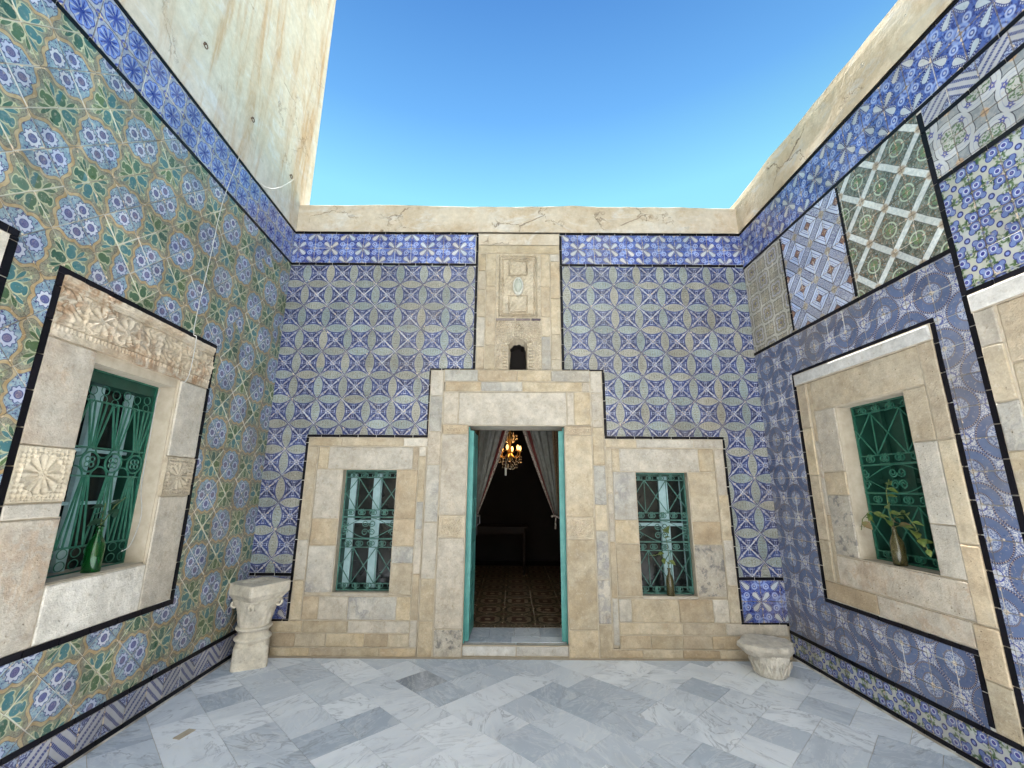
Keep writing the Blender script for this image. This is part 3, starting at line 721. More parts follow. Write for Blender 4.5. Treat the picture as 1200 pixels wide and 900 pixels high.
def core(wall, x0, x1, z0, z1, holes, y0, y1, mat, name='wall_core', parent=None):
    xs = sorted({x0, x1} | {h[0] for h in holes} | {h[1] for h in holes}); zs = sorted({z0, z1} | {h[2] for h in holes} | {h[3] for h in holes})
    xs = [x for x in xs if x0 <= x <= x1]; zs = [z for z in zs if z0 <= z <= z1]
    inside = lambda i, j: 0 <= i < len(xs) - 1 and 0 <= j < len(zs) - 1 and not any(h[0] < (xs[i] + xs[i + 1]) / 2 < h[1] and h[2] < (zs[j] + zs[j + 1]) / 2 < h[3] for h in holes)
    mb = MB()
    for i in range(len(xs) - 1):
        for j in range(len(zs) - 1):
            if not inside(i, j): continue
            a, b, c, d = xs[i], xs[i + 1], zs[j], zs[j + 1]
            mb.add([(a, y0, c), (b, y0, c), (b, y0, d), (a, y0, d)], [(0, 1, 2, 3)]); mb.add([(a, y1, c), (b, y1, c), (b, y1, d), (a, y1, d)], [(3, 2, 1, 0)])
            if not inside(i - 1, j): mb.add([(a, y0, c), (a, y0, d), (a, y1, d), (a, y1, c)], [(0, 1, 2, 3)])
            if not inside(i + 1, j): mb.add([(b, y0, c), (b, y0, d), (b, y1, d), (b, y1, c)], [(3, 2, 1, 0)])
            if not inside(i, j - 1): mb.add([(a, y0, c), (b, y0, c), (b, y1, c), (a, y1, c)], [(3, 2, 1, 0)])
            if not inside(i, j + 1): mb.add([(a, y0, d), (b, y0, d), (b, y1, d), (a, y1, d)], [(0, 1, 2, 3)])
    return obj(name, mb, mat, parent or wall.o)
def uneven_strip(x0, x1, z0, z1, y0, y1, seg=0.08, amp=0.013, hole=None):      # parapet with a hand-made top and face
    mb = MB(); n = max(2, int((x1 - x0) / seg)); k = 5
    xs = [x0 + (x1 - x0) * i / n for i in range(n + 1)]
    prof = []
    for i, x in enumerate(xs):
        t = noise.noise(Vector((x * 1.1, z1, y0 * 3))) * amp * 1.6 + noise.noise(Vector((x * 6.5, z1, 2))) * amp * .6
        col_ = [(x, y0, z0)]
        for j in range(1, k):
            z = z0 + (z1 - z0) * j / k; col_.append((x, y0 - noise.noise(Vector((x * 2.2, z * 3, 5))) * amp * 0.8, z))
        col_ += [(x, y0 + .004 - noise.noise(Vector((x * 2.2, z1 * 3, 5))) * amp, z1 + t - .012), (x, y0 + .018, z1 + t), (x, y1 - .01, z1 + t * .5 + .01), (x, y1, z1 - .01), (x, y1, z0)]
        prof.append(col_)
    m_ = len(prof[0]); vs = [p for c in prof for p in c]; fs = []
    for i in range(n):
        for j in range(m_ - 1): fs.append((i * m_ + j, (i + 1) * m_ + j, (i + 1) * m_ + j + 1, i * m_ + j + 1))
    fs += [tuple(range(m_))[::-1], tuple(n * m_ + j for j in range(m_))]
    mb.add(vs, fs); return mb

XL, XR = -2.4836, 2.5632
AL, AR = math.atan(0.0425), math.atan(0.0175)
ZT = 4.311
# wall frames: local x runs to the right as seen from the court, local -y points into the court
WB = Wall('tiled_wall', (0, 0, 0), 0, 'blue and white tiled rear wall with stone doorway, two grilled windows and small arched niche')
WL = Wall('tiled_wall', (XL, 0, 0), math.pi / 2 + AL, 'green and blue flower-tiled left wall with one carved stone window surround')
WR = Wall('tiled_wall', (XR, 0, 0), -(math.pi / 2 - AR), 'patchwork-tiled right wall of blue roundels with green shuttered window')

# ================================================================== REAR WALL
G = WB
holesB = [(-.47, .55, -.02, 2.125), (-1.69, -1.145, .52, 1.67), (1.225, 1.755, .51, 1.66), (-.07, .176, 2.69, 3.14)]
core(G, -2.60, 2.70, -.1, 4.30, holesB, .024, .45, M['mortar'])
BWt = .026
G.border([(-2.475, ZT), (-.41, ZT), (-.41, 2.705), (-.862, 2.705), (-.862, 2.0), (-2.075, 2.0), (-2.075, .287), (-2.475, .287)], BWt)
G.border([(-2.475, 3.922), (-.423, 3.922)], BWt); G.border([(-2.475, .687), (-2.09, .687)], BWt)
G.border([(2.555, ZT), (.53, ZT), (.53, 2.70), (.948, 2.70), (.948, 2.0), (2.135, 2.0), (2.135, .284), (2.555, .284)], BWt)
G.border([(2.555, 3.922), (.545, 3.922)], BWt); G.border([(2.555, .677), (2.15, .677)], BWt)
eL, eR = -2.492, 2.572
starL = [(eL, -.425, 2.72, 3.907), (eL, -.877, 2.015, 2.72), (eL, -2.09, .702, 2.015)]
starR = [(.545, eR, 2.715, 3.907), (.963, eR, 2.015, 2.715), (2.15, eR, .692, 2.015)]
G.tiles('wall_tile', starL, .2595, 0, -1.514, 3.160, GLAZE['star'], diamond=True)
G.tiles('wall_tile', starR, .2595, 0, .848, 3.160, GLAZE['star'], diamond=True)
G.tiles('frieze_tile', [(eL, -.425, 3.937, 4.298)], .1817, .181, -1.70, 4.1175, GLAZE['frieze'])
G.tiles('frieze_tile', [(.545, eR, 3.937, 4.298)], .1825, .181, .726, 4.1175, GLAZE['frieze'])
G.tiles('frieze_tile', [(eL, -2.09, .30, .672)], .186, .186, -2.277, .486, GLAZE['frieze'])
G.tiles('frieze_tile', [(2.15, eR, .297, .662)], .186, .183, 2.336, .48, GLAZE['frieze'])
G.grout([(-2.50, -.395, 2.69, 4.322), (-2.50, -.848, 1.986, 2.69), (-2.50, -2.06, .272, 1.986), (.516, 2.58, 2.69, 4.322), (.934, 2.58, 1.986, 2.69), (2.12, 2.58, .27, 1.986)])
obj('parapet', uneven_strip(-2.62, 2.75, 4.3235, 4.672, -.012, .42), M['plaster'], G.o)
obj('plaster_patch', uneven_strip(-.395, .515, 4.168, 4.322, -.006, .1, amp=.003), M['plaster'], G.o)
# left window surround
G.row([-2.058, -1.72, -1.10, -.852], 1.897, 1.984, .045, ['sand', 'sand', 'pale'])
G.colm(-2.058, -1.955, [.296, .64, 1.0, 1.897], .045, ['sand', 'pale', 'sand'])
G.colm(-.938, -.868, [.072, .30, .70, 1.10, 1.36, 1.80, 1.897], .04, ['pale', 'sand', 'pale', 'grey', 'sand'])
J = dict(back=.13)
G.block(-1.952, -1.845, 1.668, 1.892, .022, 'sand', **J); G.block(-1.845, -1.0, 1.668, 1.892, .024, 'pale', **J); G.block(-1.0, -.941, 1.668, 1.892, .022, 'ochre')
G.colm(-1.952, -1.693, [.528, .945, 1.195, 1.668], .022, ['marble', 'ochre', 'pale'], **J)
G.colm(-1.150, -.941, [.515, .79, .945, 1.195, 1.668], .022, ['sand', 'grey', 'ochre', 'ochre'], **J)
G.block(-1.69, -1.152, .50, .527, .026, 'pale', back=.16)
G.row([-1.952, -1.80, -1.53, -1.075, -.941], .296, .498, .022, ['ochre', 'pale', 'marble', 'sand'])
G.row([-2.46, -2.22, -1.93, -1.51, -.941], .188, .293, .03, ['sand', 'sand', 'sand', 'pale'])
G.row([-2.46, -2.21, -1.985, -1.70, -1.35, -1.13, -.941], .072, .186, .034, ['sand', 'ochre', 'sand'])
G.row([-2.46, -2.2, -1.84, -1.50, -1.20, -.872], .0, .070, .05, ['ochre', 'sand'])
# right window surround
G.row([.938, 1.25, 1.83, 2.122], 1.897, 1.984, .045, ['sand', 'pale', 'pale'])
G.colm(.938, .995, [.10, .50, 1.0, 1.45, 1.897], .042, ['grey', 'sand', 'pale', 'sand'])
G.colm(2.03, 2.122, [.296, .62, 1.02, 1.44, 1.897], .045, ['sand', 'pale'])
G.block(.998, 1.075, 1.66, 1.892, .022, 'sand'); G.block(1.075, 1.87, 1.66, 1.892, .024, 'pale', **J); G.block(1.87, 2.027, 1.66, 1.892, .022, 'sand', **J)
G.colm(.998, 1.228, [.515, .98, 1.20, 1.66], .022, ['sand', 'sand', 'marble'], **J)
G.colm(1.752, 2.027, [.515, .975, 1.19, 1.66], .022, ['mottled', 'ochre', 'sand'], **J)
G.block(1.231, 1.749, .495, .513, .026, 'pale', back=.16)
G.row([.998, 1.12, 1.56, 1.88, 2.027], .292, .493, .022, ['grey', 'sand', 'ochre', 'pale'])
G.row([.998, 1.58, 1.98, 2.55], .188, .290, .03, ['sand', 'ochre', 'pale'])
G.row([.998, 1.28, 1.57, 1.84, 2.17, 2.55], .072, .186, .034, ['ochre', 'sand', 'ochre', 'ochre'])
G.row([.878, 1.2, 1.56, 1.9, 2.2, 2.55], .0, .070, .05, ['ochre', 'sand'])
# door surround
G.colm(-.855, -.722, [.0, .295, .66, 1.17, 1.72, 2.05, 2.42, 2.695], .05, ['sand', 'sand', 'pale', 'grey', 'pale', 'grey', 'pale'])
G.colm(.808, .928, [.0, .28, .66, 1.10, 1.34, 1.72, 2.10, 2.46, 2.692], .05, ['sand', 'marble', 'marble', 'sand', 'grey', 'sand', 'pale', 'pale'])
JD = dict(back=.30)
G.block(-.712, -.452, 0, .23, .062, 'mottled', **JD); G.block(-.712, -.452, .232, 1.027, .058, 'pale', **JD); G.block(-.712, -.452, 1.234, 2.023, .058, 'pale', **JD)
G.block(.530, .800, 0, .23, .062, 'sand', **JD); G.block(.530, .800, .232, 1.02, .058, 'sand', **JD); G.block(.530, .800, 1.225, 2.018, .058, 'sand', **JD)
rs = np.random.RandomState(3)
def fbm(XX, ZZ, f=30, seed=0):
    r = 0
    for k in range(4): r = r + np.sin(XX * f * 1.7 ** k + seed + np.sin(ZZ * f * 1.3 * 1.6 ** k + seed * 2) * 1.7) * np.cos(ZZ * f * 1.45 ** k + seed * 3 + np.sin(XX * f * .9 * 1.8 ** k) * 1.5) / 1.6 ** k
    return r
def panel_h(x0, x1, z0, z1):
    def h(XX, ZZ):
        e = np.minimum(np.minimum(XX - x0, x1 - XX), np.minimum(ZZ - z0, z1 - ZZ))
        r = np.where((e > .012) & (e < .02), -.004, 0) + np.where(e > .03, .0035 * np.sign(np.sin(XX * 160) * np.sin(ZZ * 130 + XX * 60)), 0)
        return r + .001 * fbm(XX, ZZ, 60, 2)
    return h
for (a, b, c, d, dd) in ((-.712, -.452, 1.029, 1.232, .060), (.530, .800, 1.022, 1.223, .060), (-.712, -.452, 2.025, 2.118, .060), (.530, .800, 2.020, 2.112, .060)):
    G.relief('carved_block', a, b, c, d, dd, panel_h(a, b, c, d), 'ochre' if c > 2 else 'carved', back=.3)
G.block(-.712, -.56, 2.122, 2.466, .05, 'pale'); G.block(.56, .63, 2.122, 2.466, .046, 'pale'); G.block(.632, .80, 2.122, 2.466, .05, 'sand')
G.block(-.556, .556, 2.118, 2.466, .034, 'pale', back=.3)
G.row([-.70, -.33, .10, .72], 2.468, 2.572, .062, ['ochre', 'grey', 'sand']); G.block(.72, .80, 2.468, 2.572, .05, 'pale')
G.block(-.712, -.365, 2.574, 2.697, .075, 'grey'); G.block(-.365, .045, 2.574, 2.697, .075, 'ochre'); G.block(.045, .40, 2.574, 2.697, .075, 'sand'); G.block(.40, .80, 2.574, 2.695, .075, 'grey')
# niche column
G.block(-.398, .515, 4.062, 4.166, .035, 'sand')
G.colm(-.398, -.306, [2.70, 2.96, 3.30, 3.62, 3.85, 4.060], .02, ['ochre', 'pale', 'sand', 'ochre', 'sand'])
G.colm(-.304, -.192, [2.70, 2.98, 3.66, 4.060], .026, ['sand', 'ochre', 'sand'])
G.colm(.302, .405, [2.70, 3.08, 3.30, 3.66, 4.060], .026, ['grey', 'carved', 'ochre', 'sand'])
G.colm(.407, .515, [2.70, 2.82, 3.10, 3.52, 3.97, 4.060], .02, ['carved', 'sand', 'sand', 'ochre', 'pale'])
def slab_h(XX, ZZ):
    cx = .053; r = .0012 * fbm(XX, ZZ, 50, 1)
    for (a, b, c, d) in ((-.155, .262, 3.31, 4.03), (-.125, .232, 3.33, 4.0)): 
        e = np.minimum(np.minimum(XX - a, b - XX), np.minimum(ZZ - c, d - ZZ)); r = r + np.where(np.abs(e - .005) < .007, -.016, 0)
    for (a, b, c, d) in ((-.045, .15, 3.80, 3.97), (-.045, .15, 3.36, 3.55)):
        e = np.minimum(np.minimum(XX - a, b - XX), np.minimum(ZZ - c, d - ZZ)); r = r + np.where(np.abs(e) < .007, -.016, 0)
    fr = (np.minimum(np.minimum(XX + .155, .262 - XX), np.minimum(ZZ - 3.31, 4.03 - ZZ)) < -.0) 
    return r + np.where(fr, .002 * np.sin(XX * 190) * np.sin(ZZ * 190), 0) + .004 * np.sin(XX * 120 + np.sin(ZZ * 70)) * np.sin(ZZ * 110)
G.relief('carved_slab', -.190, .300, 3.290, 4.060, .018, slab_h, 'carved', step=.0065)
for a, b in ((-.19, .02), (.025, .19), (.195, .30)): G.block(a, b, 3.258, 3.287, .03, 'purple', name='marble_strip')
NX, NZ0 = .053, 2.955
def niche_in(x, z):
    dx = abs(x - NX)
    if z < NZ0: return dx < .100
    t = math.atan2(z - NZ0, x - NX); r = math.hypot(x - NX, z - NZ0)
    return r < .116 - .016 * abs(math.sin(t * 6.5))
def niche_h(XX, ZZ):
    dx = np.abs(XX - NX); r = np.hypot(XX - NX, ZZ - NZ0); t = np.arctan2(ZZ - NZ0, XX - NX)
    rr = np.where(ZZ > NZ0, r, dx); ph = np.where(ZZ > NZ0, t * .14, ZZ)
    h = .0012 * fbm(XX, ZZ, 60, 4)
    h += np.where((rr > .118) & (rr < .134), .006 + .008 * np.sign(np.sin(ph * 190)), 0)
    h += np.where((rr > .138) & (rr < .172), .008 + .009 * np.sin(ph * 160), 0)
    rz = np.hypot(XX - NX, ZZ - 3.195); h += np.where(np.abs(rz - .038) < .007, .014, 0) + np.where(rz < .03, .010 * np.cos(np.arctan2(ZZ - 3.195, XX - NX) * 8), 0)
    h += np.where((rr > .180), .007 * np.sin(XX * 150 + np.sin(ZZ * 90) * 2) * np.sin(ZZ * 140), 0)
    return h
G.relief('niche_panel', -.190, .300, 2.705, 3.256, .022, niche_h, 'carved', step=.0042, hole=niche_in)
nb = MB()      # niche lining: scalloped hood, and a shaft coloured near black for its shade
pts = [(NX - .100, 2.70)] + [(NX + .116 * math.cos(math.pi - math.pi * k / 24), NZ0 + .116 * math.sin(math.pi * k / 24)) for k in range(25)] + [(NX + .100, 2.70)]
inner = []
for k, (x, z) in enumerate(pts):
    if z > NZ0 - .001: a = (k - 1) / 24 * math.pi; s_ = .66 + .10 * abs(math.sin(a * 4.5)); inner.append((NX + (x - NX) * s_, NZ0 - .015 + (z - NZ0) * s_))
    else: inner.append((NX + (x - NX) * .90, z))
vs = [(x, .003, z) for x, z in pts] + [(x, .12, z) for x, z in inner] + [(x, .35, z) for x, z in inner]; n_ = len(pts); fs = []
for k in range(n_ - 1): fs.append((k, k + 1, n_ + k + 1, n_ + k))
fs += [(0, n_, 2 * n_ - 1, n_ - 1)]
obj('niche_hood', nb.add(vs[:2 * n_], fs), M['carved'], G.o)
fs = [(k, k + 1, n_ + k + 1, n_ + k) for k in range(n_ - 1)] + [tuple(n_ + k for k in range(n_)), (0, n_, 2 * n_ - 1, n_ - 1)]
obj('niche_shaft', MB().add(vs[n_:], fs), M['shade_black'], G.o)
ar = MB()
for k in range(17):                        # carved teeth round the arch
    a = math.pi * (k + .5) / 17; c, s_ = math.cos(a), math.sin(a); w_2 = .0075
    for (r0, r1, dp) in ((.120, .150, .014),):
        P4 = [(NX + r0 * c - w_2 * -s_, NZ0 + r0 * s_ - w_2 * c), (NX + r1 * c - w_2 * -s_ * 1.2, NZ0 + r1 * s_ - w_2 * c * 1.2), (NX + r1 * c + w_2 * -s_ * 1.2, NZ0 + r1 * s_ + w_2 * c * 1.2), (NX + r0 * c + w_2 * -s_, NZ0 + r0 * s_ + w_2 * c)]
        ar.add([(p[0], .01, p[1]) for p in P4] + [(p[0], -dp, p[1]) for p in P4], [(4, 5, 6, 7), (0, 1, 5, 4), (1, 2, 6, 5), (2, 3, 7, 6), (3, 0, 4, 7)])
for sd_ in (-1, 1):
    for k in range(7): z_ = 2.715 + k * .034; ar.box((NX + sd_ * .135 - .014, -.012, z_), (NX + sd_ * .135 + .014, .01, z_ + .018))
obj('arch_teeth', ar, M['carved'], G.o)
am_ = MB(); tube(am_, [(NX - .168, .0, 2.71)] + [(NX + .168 * math.cos(math.pi - math.pi * k / 20), .0, NZ0 + .168 * math.sin(math.pi * k / 20)) for k in range(21)] + [(NX + .168, .0, 2.71)], .009, 6)
tube(am_, [(p[0] + NX, -.002, p[2]) for p in ring_pts_(0, 3.185, .034)], .006, 6, closed=True); tube(am_, [(p[0] + NX, -.002, p[2]) for p in ring_pts_(0, 3.185, .014)], .006, 6, closed=True)
for (a, b, c, d) in ((-.15, .258, 3.32, 4.03), (-.05, .155, 3.80, 3.97)):
    tube(am_, [(a, .0, c), (b, .0, c), (b, .0, d), (a, .0, d)], .0055, 4, closed=True)
obj('arch_moulding', am_, M['carved'], G.o)
obj('niche_back', MB().box((-.05, .30, 2.70), (.16, .34, 3.1)), M['shade_black'], G.o)  # back plate, its shade put in as near-black colour

# door frame, leaves, threshold
z0d = .086
G.block(-.452, .045, .002, z0d, .01, 'white', back=.12, name='threshold_slab'); G.block(.045, .530, .002, z0d - .001, .01, 'white', back=.12, name='threshold_slab')
for i, (a, b, c, d) in enumerate([(-.46, -.30, .125, .28), (-.30, .0, .125, .28), (.0, .27, .125, .28), (.27, .54, .125, .28), (-.46, -.22, .28, .56), (-.22, .03, .28, .56), (.03, .29, .28, .56), (.29, .54, .28, .56)]):
    obj('threshold_slab', MB().box((a + .0015, c + .0015, .03), (b - .0015, d - .0015, z0d - .001 - .0006 * (i % 3))), M['slab'], G.o)
fr = MB()
fr.box((-.453, .08, z0d), (-.440, .15, 2.112)); fr.box((.520, .08, z0d), (.531, .15, 2.108))
door_frame = obj('door_frame', fr, M['turquoise'], G.o)
def door_leaf(hx, ang, sgn):
    L = .455; H0, H1 = z0d + .012, 2.075
    mb = MB(); t = .013
    mb.box((0, -t, H0), (L, t, H1))
    for (a, b, c, d) in ((0, .07, H0, H1), (L - .07, L, H0, H1)): 
        for y in (-1, 1): mb.box((a + .001, y * t + (0 if y > 0 else -.009), c + .001), (b - .001, y * t + (.009 if y > 0 else 0), d - .001))
    for zc in (H0 + .07, .62, 1.02, 1.46, H1 - .07):
        for y in (-1, 1): mb.box((.07, y * t + (0 if y > 0 else -.009), zc - .06), (L - .07, y * t + (.009 if y > 0 else 0), zc + .06))
    o = link('door_leaf', mb.mesh('door_leaf', M['turquoise']), G.o, loc=(hx + sgn * .016, .10, 0), rot=(0, 0, ang))
    for zc0, zc1 in ((H0 + .15, .54), (.70, .94), (1.10, 1.38), (1.54, H1 - .15)):
        for y in (-1, 1): obj('door_panel', MB().box((.105, y * (t + .004) - .005, zc0), (L - .105, y * (t + .004) + .005, zc1)), M['turquoise'], o)
    hm = MB(); yk = -sgn * .05
    tube(hm, [(L - .05, yk + sgn * .02, 1.10), (L - .05, yk - sgn * .015, 1.12), (L - .05, yk - sgn * .015, 1.2), (L - .05, yk + sgn * .02, 1.22)], .008)
    hm.box((L - .065, yk + sgn * .012, 1.0), (L - .035, yk + sgn * .02, 1.26))
    obj('door_handle', hm, M['dark_metal'], o)
    return o
door_leaf(-.438, R_(89), 1)
door_leaf(.514, R_(180 - 103), -1)

# ------------------------------------------------------------------ windows and iron grilles
def ring_pts(cx, cz, r, a0=0, a1=360, n=18, y=0): return [(cx + r * math.cos(R_(a0 + (a1 - a0) * k / n)), y, cz + r * math.sin(R_(a0 + (a1 - a0) * k / n))) for k in range(n + 1)]
def scroll_mesh(r, tr, a0, a1):
    pts = []
    for k in range(23):
        t = k / 22; rr = r * (1 - .72 * t); an = R_(a0 + (a1 - a0) * t); pts.append((rr * math.cos(an), 0, rr * math.sin(an)))
    return tube(MB(), pts, tr, 5)
SCM = {}
def grille_scrolls(wall, x0, x1, z0, z1, y, iron, shift=0.0):
    W_, H_ = x1 - x0, z1 - z0
    fm = MB(); t = .007
    fm.box((x0, y - t, z0), (x0 + .012, y + t, z1)); fm.box((x1 - .012, y - t, z0), (x1, y + t, z1)); fm.box((x0 + .012, y - t, z1 - .014), (x1 - .012, y + t, z1)); fm.box((x0 + .012, y - t, z0), (x1 - .012, y + t, z0 + .012))
    g = obj('window_grille', fm, iron, wall.o)
    Z = lambda f: z1 - f * H_
    def bar(p, q, r=.0045): obj('bar', tube(MB(), [p, q], r * 1.2, 5), iron, g)
    for f in (.405, .585): bar((x0, y - .004, Z(f)), (x1, y - .004, Z(f)), .0065)
    for f in (.345, .065, .655, .945): bar((x0, y, Z(f)), (x1, y, Z(f)), .004)
    per = .42; c0 = .25 + shift
    for (ft, fb) in ((.065, .345), (.655, .945)):
        for k in range(-1, 4):
            for sg in (-1, 1):
                a = c0 + per * k; b = a + per * sg
                ta, tb = 0, 1
                if max(a, b) < 0 or min(a, b) > 1: continue
                for lim in (0, 1):
                    if (a - lim) * (b - lim) < 0:
                        tt = (lim - a) / (b - a)
                        if (a < 0 and lim == 0) or (a > 1 and lim == 1): ta = tt
                        else: tb = tt
                f = lambda tt: (x0 + W_ * (a + (b - a) * tt), y - .006 * (1 if sg > 0 else 0), Z(ft + (fb - ft) * tt))
                bar(f(ta), f(tb), .0042)
            if 0 < c0 + per * k < 1: bar((x0 + W_ * (c0 + per * k), y + .004, Z(ft)), (x0 + W_ * (c0 + per * k), y + .004, Z(fb)), .0035)
    # scrolls in rows
    for (f, up) in ((.045, -1), (.365, -1), (.625, 1), (.962, 1)):
        for k in range(-1, 5):
            for sg in (-1, 1):
                xx = c0 + per * (k * .5) + sg * .078
                if not .03 < xx < .97: continue
                key = (sg, up, id(iron))
                if key not in SCM: SCM[key] = scroll_mesh(.030, .0048, 90 * -up, 90 * -up + sg * up * 560).mesh('scroll', iron)
                link('scroll', SCM[key], g, loc=(x0 + W_ * xx, y - .006, Z(f)))
    # middle panel: eye-shaped curves and clustered scrolls
    zm = Z(.495); hh = H_ * .085
    for c in (-.42 + .46 + shift, .46 + shift + .42 + .04, .46 + shift):
        pass
    cx = x0 + W_ * (.5 + shift * .6)
    for sg in (-1, 1):
        xe = x1 - .02 if sg > 0 else x0 + .02
        for ud in (-1, 1):
            pts = [(cx + (xe - cx) * t, y, zm + ud * hh * (math.cos(t * math.pi / 2) ** 1.2)) for t in [i / 12 for i in range(13)]]
            obj('bar', tube(MB(), pts, .004, 5), iron, g)
        for ud in (-1, 1):
            key = (sg, ud, 'c', id(iron))
            if key not in SCM: SCM[key] = scroll_mesh(.034, .005, 0 if sg < 0 else 180, (0 if sg < 0 else 180) + sg * ud * 520).mesh('scroll', iron)
            link('scroll', SCM[key], g, loc=(cx + sg * .034, y - .006, zm + ud * .042))
            link('scroll', SCM[key], g, loc=(xe - sg * .012, y - .006, zm + ud * .045))
    return g
def casement(wall, x0, x1, z0, z1, y, fmat, cmat, vx, hz, backmat, fw=.035, liner=None):
    m_ = MB()
    if liner:
        a, b, c, d, t, tt, yy = liner
        m_.box((a, yy, c), (a + t, y + .074, d)); m_.box((b - t, yy, c), (b, y + .074, d)); m_.box((a + t, yy + .001, d - tt), (b - t, y + .073, d)); m_.box((a + t, y - .02, c - .01), (b - t, y + .073, c + .012))
    m_.box((x0, y - .02, z0), (x0 + fw, y + .03, z1)); m_.box((x1 - fw, y - .02, z0), (x1, y + .03, z1)); m_.box((x0 + fw, y - .019, z1 - fw), (x1 - fw, y + .03, z1)); m_.box((x0 + fw, y - .019, z0), (x1 - fw, y + .03, z0 + fw))
    w = obj('window', m_, fmat, wall.o)
    for i, (xa, xb) in enumerate(vx): obj('mullion', MB().box((xa, y + .035 + .001 * i, z0 + .01), (xb, y + .065, z1 - .01)), cmat, w)
    for i, (za, zb) in enumerate(hz): obj('glazing_bar', MB().box((x0 + .01, y + .042 + .001 * i, za), (x1 - .01, y + .060, zb)), cmat, w)
    obj('pane', MB().box((x0 - .01, y + .075, z0 - .01), (x1 + .01, y + .081, z1 + .01)), backmat, w)
    return w
# rear left window
grille_scrolls(G, -1.690, -1.153, .53, 1.665, .105, M['teal_iron'])
casement(G, -1.71, -1.13, .50, 1.69, .17, M['green_wood'], M['pale_blue'], [(-1.675, -1.61), (-1.435, -1.35)], [(1.14, 1.17)], M['pane'], fw=.02, liner=(-1.692, -1.151, .522, 1.672, .014, .04, .114))
# rear right window
grille_scrolls(G, 1.230, 1.750, .517, 1.655, .105, M['teal_iron'], shift=-.04)
casement(G, 1.21, 1.77, .49, 1.68, .17, M['green_wood'], M['pale_blue'], [(1.515, 1.605), (1.735, 1.765)], [(1.13, 1.16)], M['pane'], fw=.02, liner=(1.229, 1.751, .510, 1.662, .014, .04, .114))

# ================================================================== LEFT WALL  (x = -s)
G = WL
def lr(r): return (-r[1], -r[0], r[2], r[3])
SMAX = 3.3
core(G, -SMAX, .30, -.1, 4.30, [lr((1.34, 2.00, 1.0, 2.19)), lr((2.80, 3.25, 1.0, 2.19))], .024, .45, M['mortar'])
def lb(pts, w, **k): G.border([(-a, b) for a, b in pts], w, **k)
lb([(.012, ZT), (SMAX, ZT)], .022); lb([(.012, 3.922), (SMAX, 3.922)], .026)
lb([(.012, .2267), (SMAX, .2267)], .030); lb([(.012, .033), (SMAX, .033)], .028)
lb([(2.327, 2.606), (1.020, 2.606)], .036); lb([(1.020, 2.606), (1.020, .688)], .028); lb([(1.020, .688), (2.327, .688)], .036); lb([(2.327, .688), (2.327, 2.606)], .034)
lb([(2.572, 2.668), (SMAX, 2.668)], .034); lb([(2.572, .688), (2.572, 2.668)], .034); lb([(2.572, .688), (SMAX, .688)], .034)
main = [(.010, 1.004, .244, 3.907), (1.004, 2.346, 2.626, 3.907), (1.004, 2.346, .244, .668), (2.346, 2.553, .244, 3.907), (2.553, SMAX, 2.687, 3.907), (2.553, SMAX, .244, .668)]
G.tiles('wall_tile', [lr(r) for r in main], .2475, 0, -1.315, 2.912, GLAZE['flower'], diamond=True, mode='four')
G.tiles('frieze_tile', [lr((.010, SMAX, 3.937, 4.298))], .1735, .1805, -1.711 - .0868, 3.937, GLAZE['rosette'], mode='one')
G.tiles('base_tile', [lr((.010, SMAX, .049, .210))], .163, .161, -1.609, .049, GLAZE['chevron'], mode='mirror')
G.grout([lr((.0, 1.0, .0, 4.322)), lr((1.0, 2.35, 2.58, 4.322)), lr((1.0, 2.35, .0, .71)), lr((2.35, SMAX, .0, 4.322))])
# carved window surround
def lintel_h(XX, ZZ):
    s = -XX; z = ZZ; t = (z - 2.252) / .336
    h = .0022 * fbm(XX, ZZ, 26, 1) + .0012 * fbm(XX, ZZ, 90, 5)
    h += np.where(t > .90, .020, 0) + np.where((t > .82) & (t <= .90), .010, 0) + np.where((t > .79) & (t < .82), -.004, 0)
    bead = (t > .12) & (t < .20); h += np.where(bead, .006 + .005 * np.sign(np.sin(s * 260)), 0) + np.where((t > .20) & (t < .23), -.006, 0) + np.where(t < .12, .006, 0)
    body = (t > .23) & (t < .79); q = (t - .51) / .28
    cell = .185; k = np.floor((s - 1.03) / cell); cx = (s - 1.03) / cell - k - .5
    r = np.hypot(cx * cell, (t - .51) * .336) / .085; th = np.arctan2((t - .51) * .336, cx * cell)
    ros = np.where(r < 1, .011 * np.cos(th * 8 + k) * (r > .25) + .008, 0) + np.where(np.abs(r - 1.06) < .09, .009, 0)
    arab = .008 * np.sin(XX * 75 + 2.6 * np.sin(ZZ * 55 + k)) * np.sin(ZZ * 80 + 2.1 * np.sin(XX * 48 + k * 2))
    pick = (np.mod(k, 3) == 1) | (np.mod(k, 5) == 0)
    h += np.where(body, np.where(pick, ros, arab * 1.2 + .003), 0)
    h += np.where(body & (np.abs(np.abs(cx) - .5) < .05), .007, 0)
    wear = np.clip(fbm(XX, ZZ, 9, 7) * .5, 0, 1); return .8 * h * (1 - .6 * wear) - .006 * wear
G.relief('carved_lintel', -2.309, -1.036, 2.252, 2.588, .030, lintel_h, 'lintel', step=.0068, back=.06)
def ros_h(cx, cz, hw, hh):
    def h(XX, ZZ):
        a, b = (XX - cx), (ZZ - cz); r = np.hypot(a, b) / (min(hw, hh) * .72); th = np.arctan2(b, a)
        o = .003 * np.sign(np.sin(a * 130 + b * 130)) * np.sign(np.sin(a * 130 - b * 130))
        o = np.where(r < 1.0, .0055 * np.cos(th * 12) * (r > .12), o); o = o + np.where(np.abs(r - 1.06) < .08, .004, 0)
        e = np.minimum(hw - np.abs(a), hh - np.abs(b)); o = np.where(e < .012, .004, o); return o + .0012 * fbm(XX, ZZ, 70, 3)
    return h
LJ = dict(back=.17)
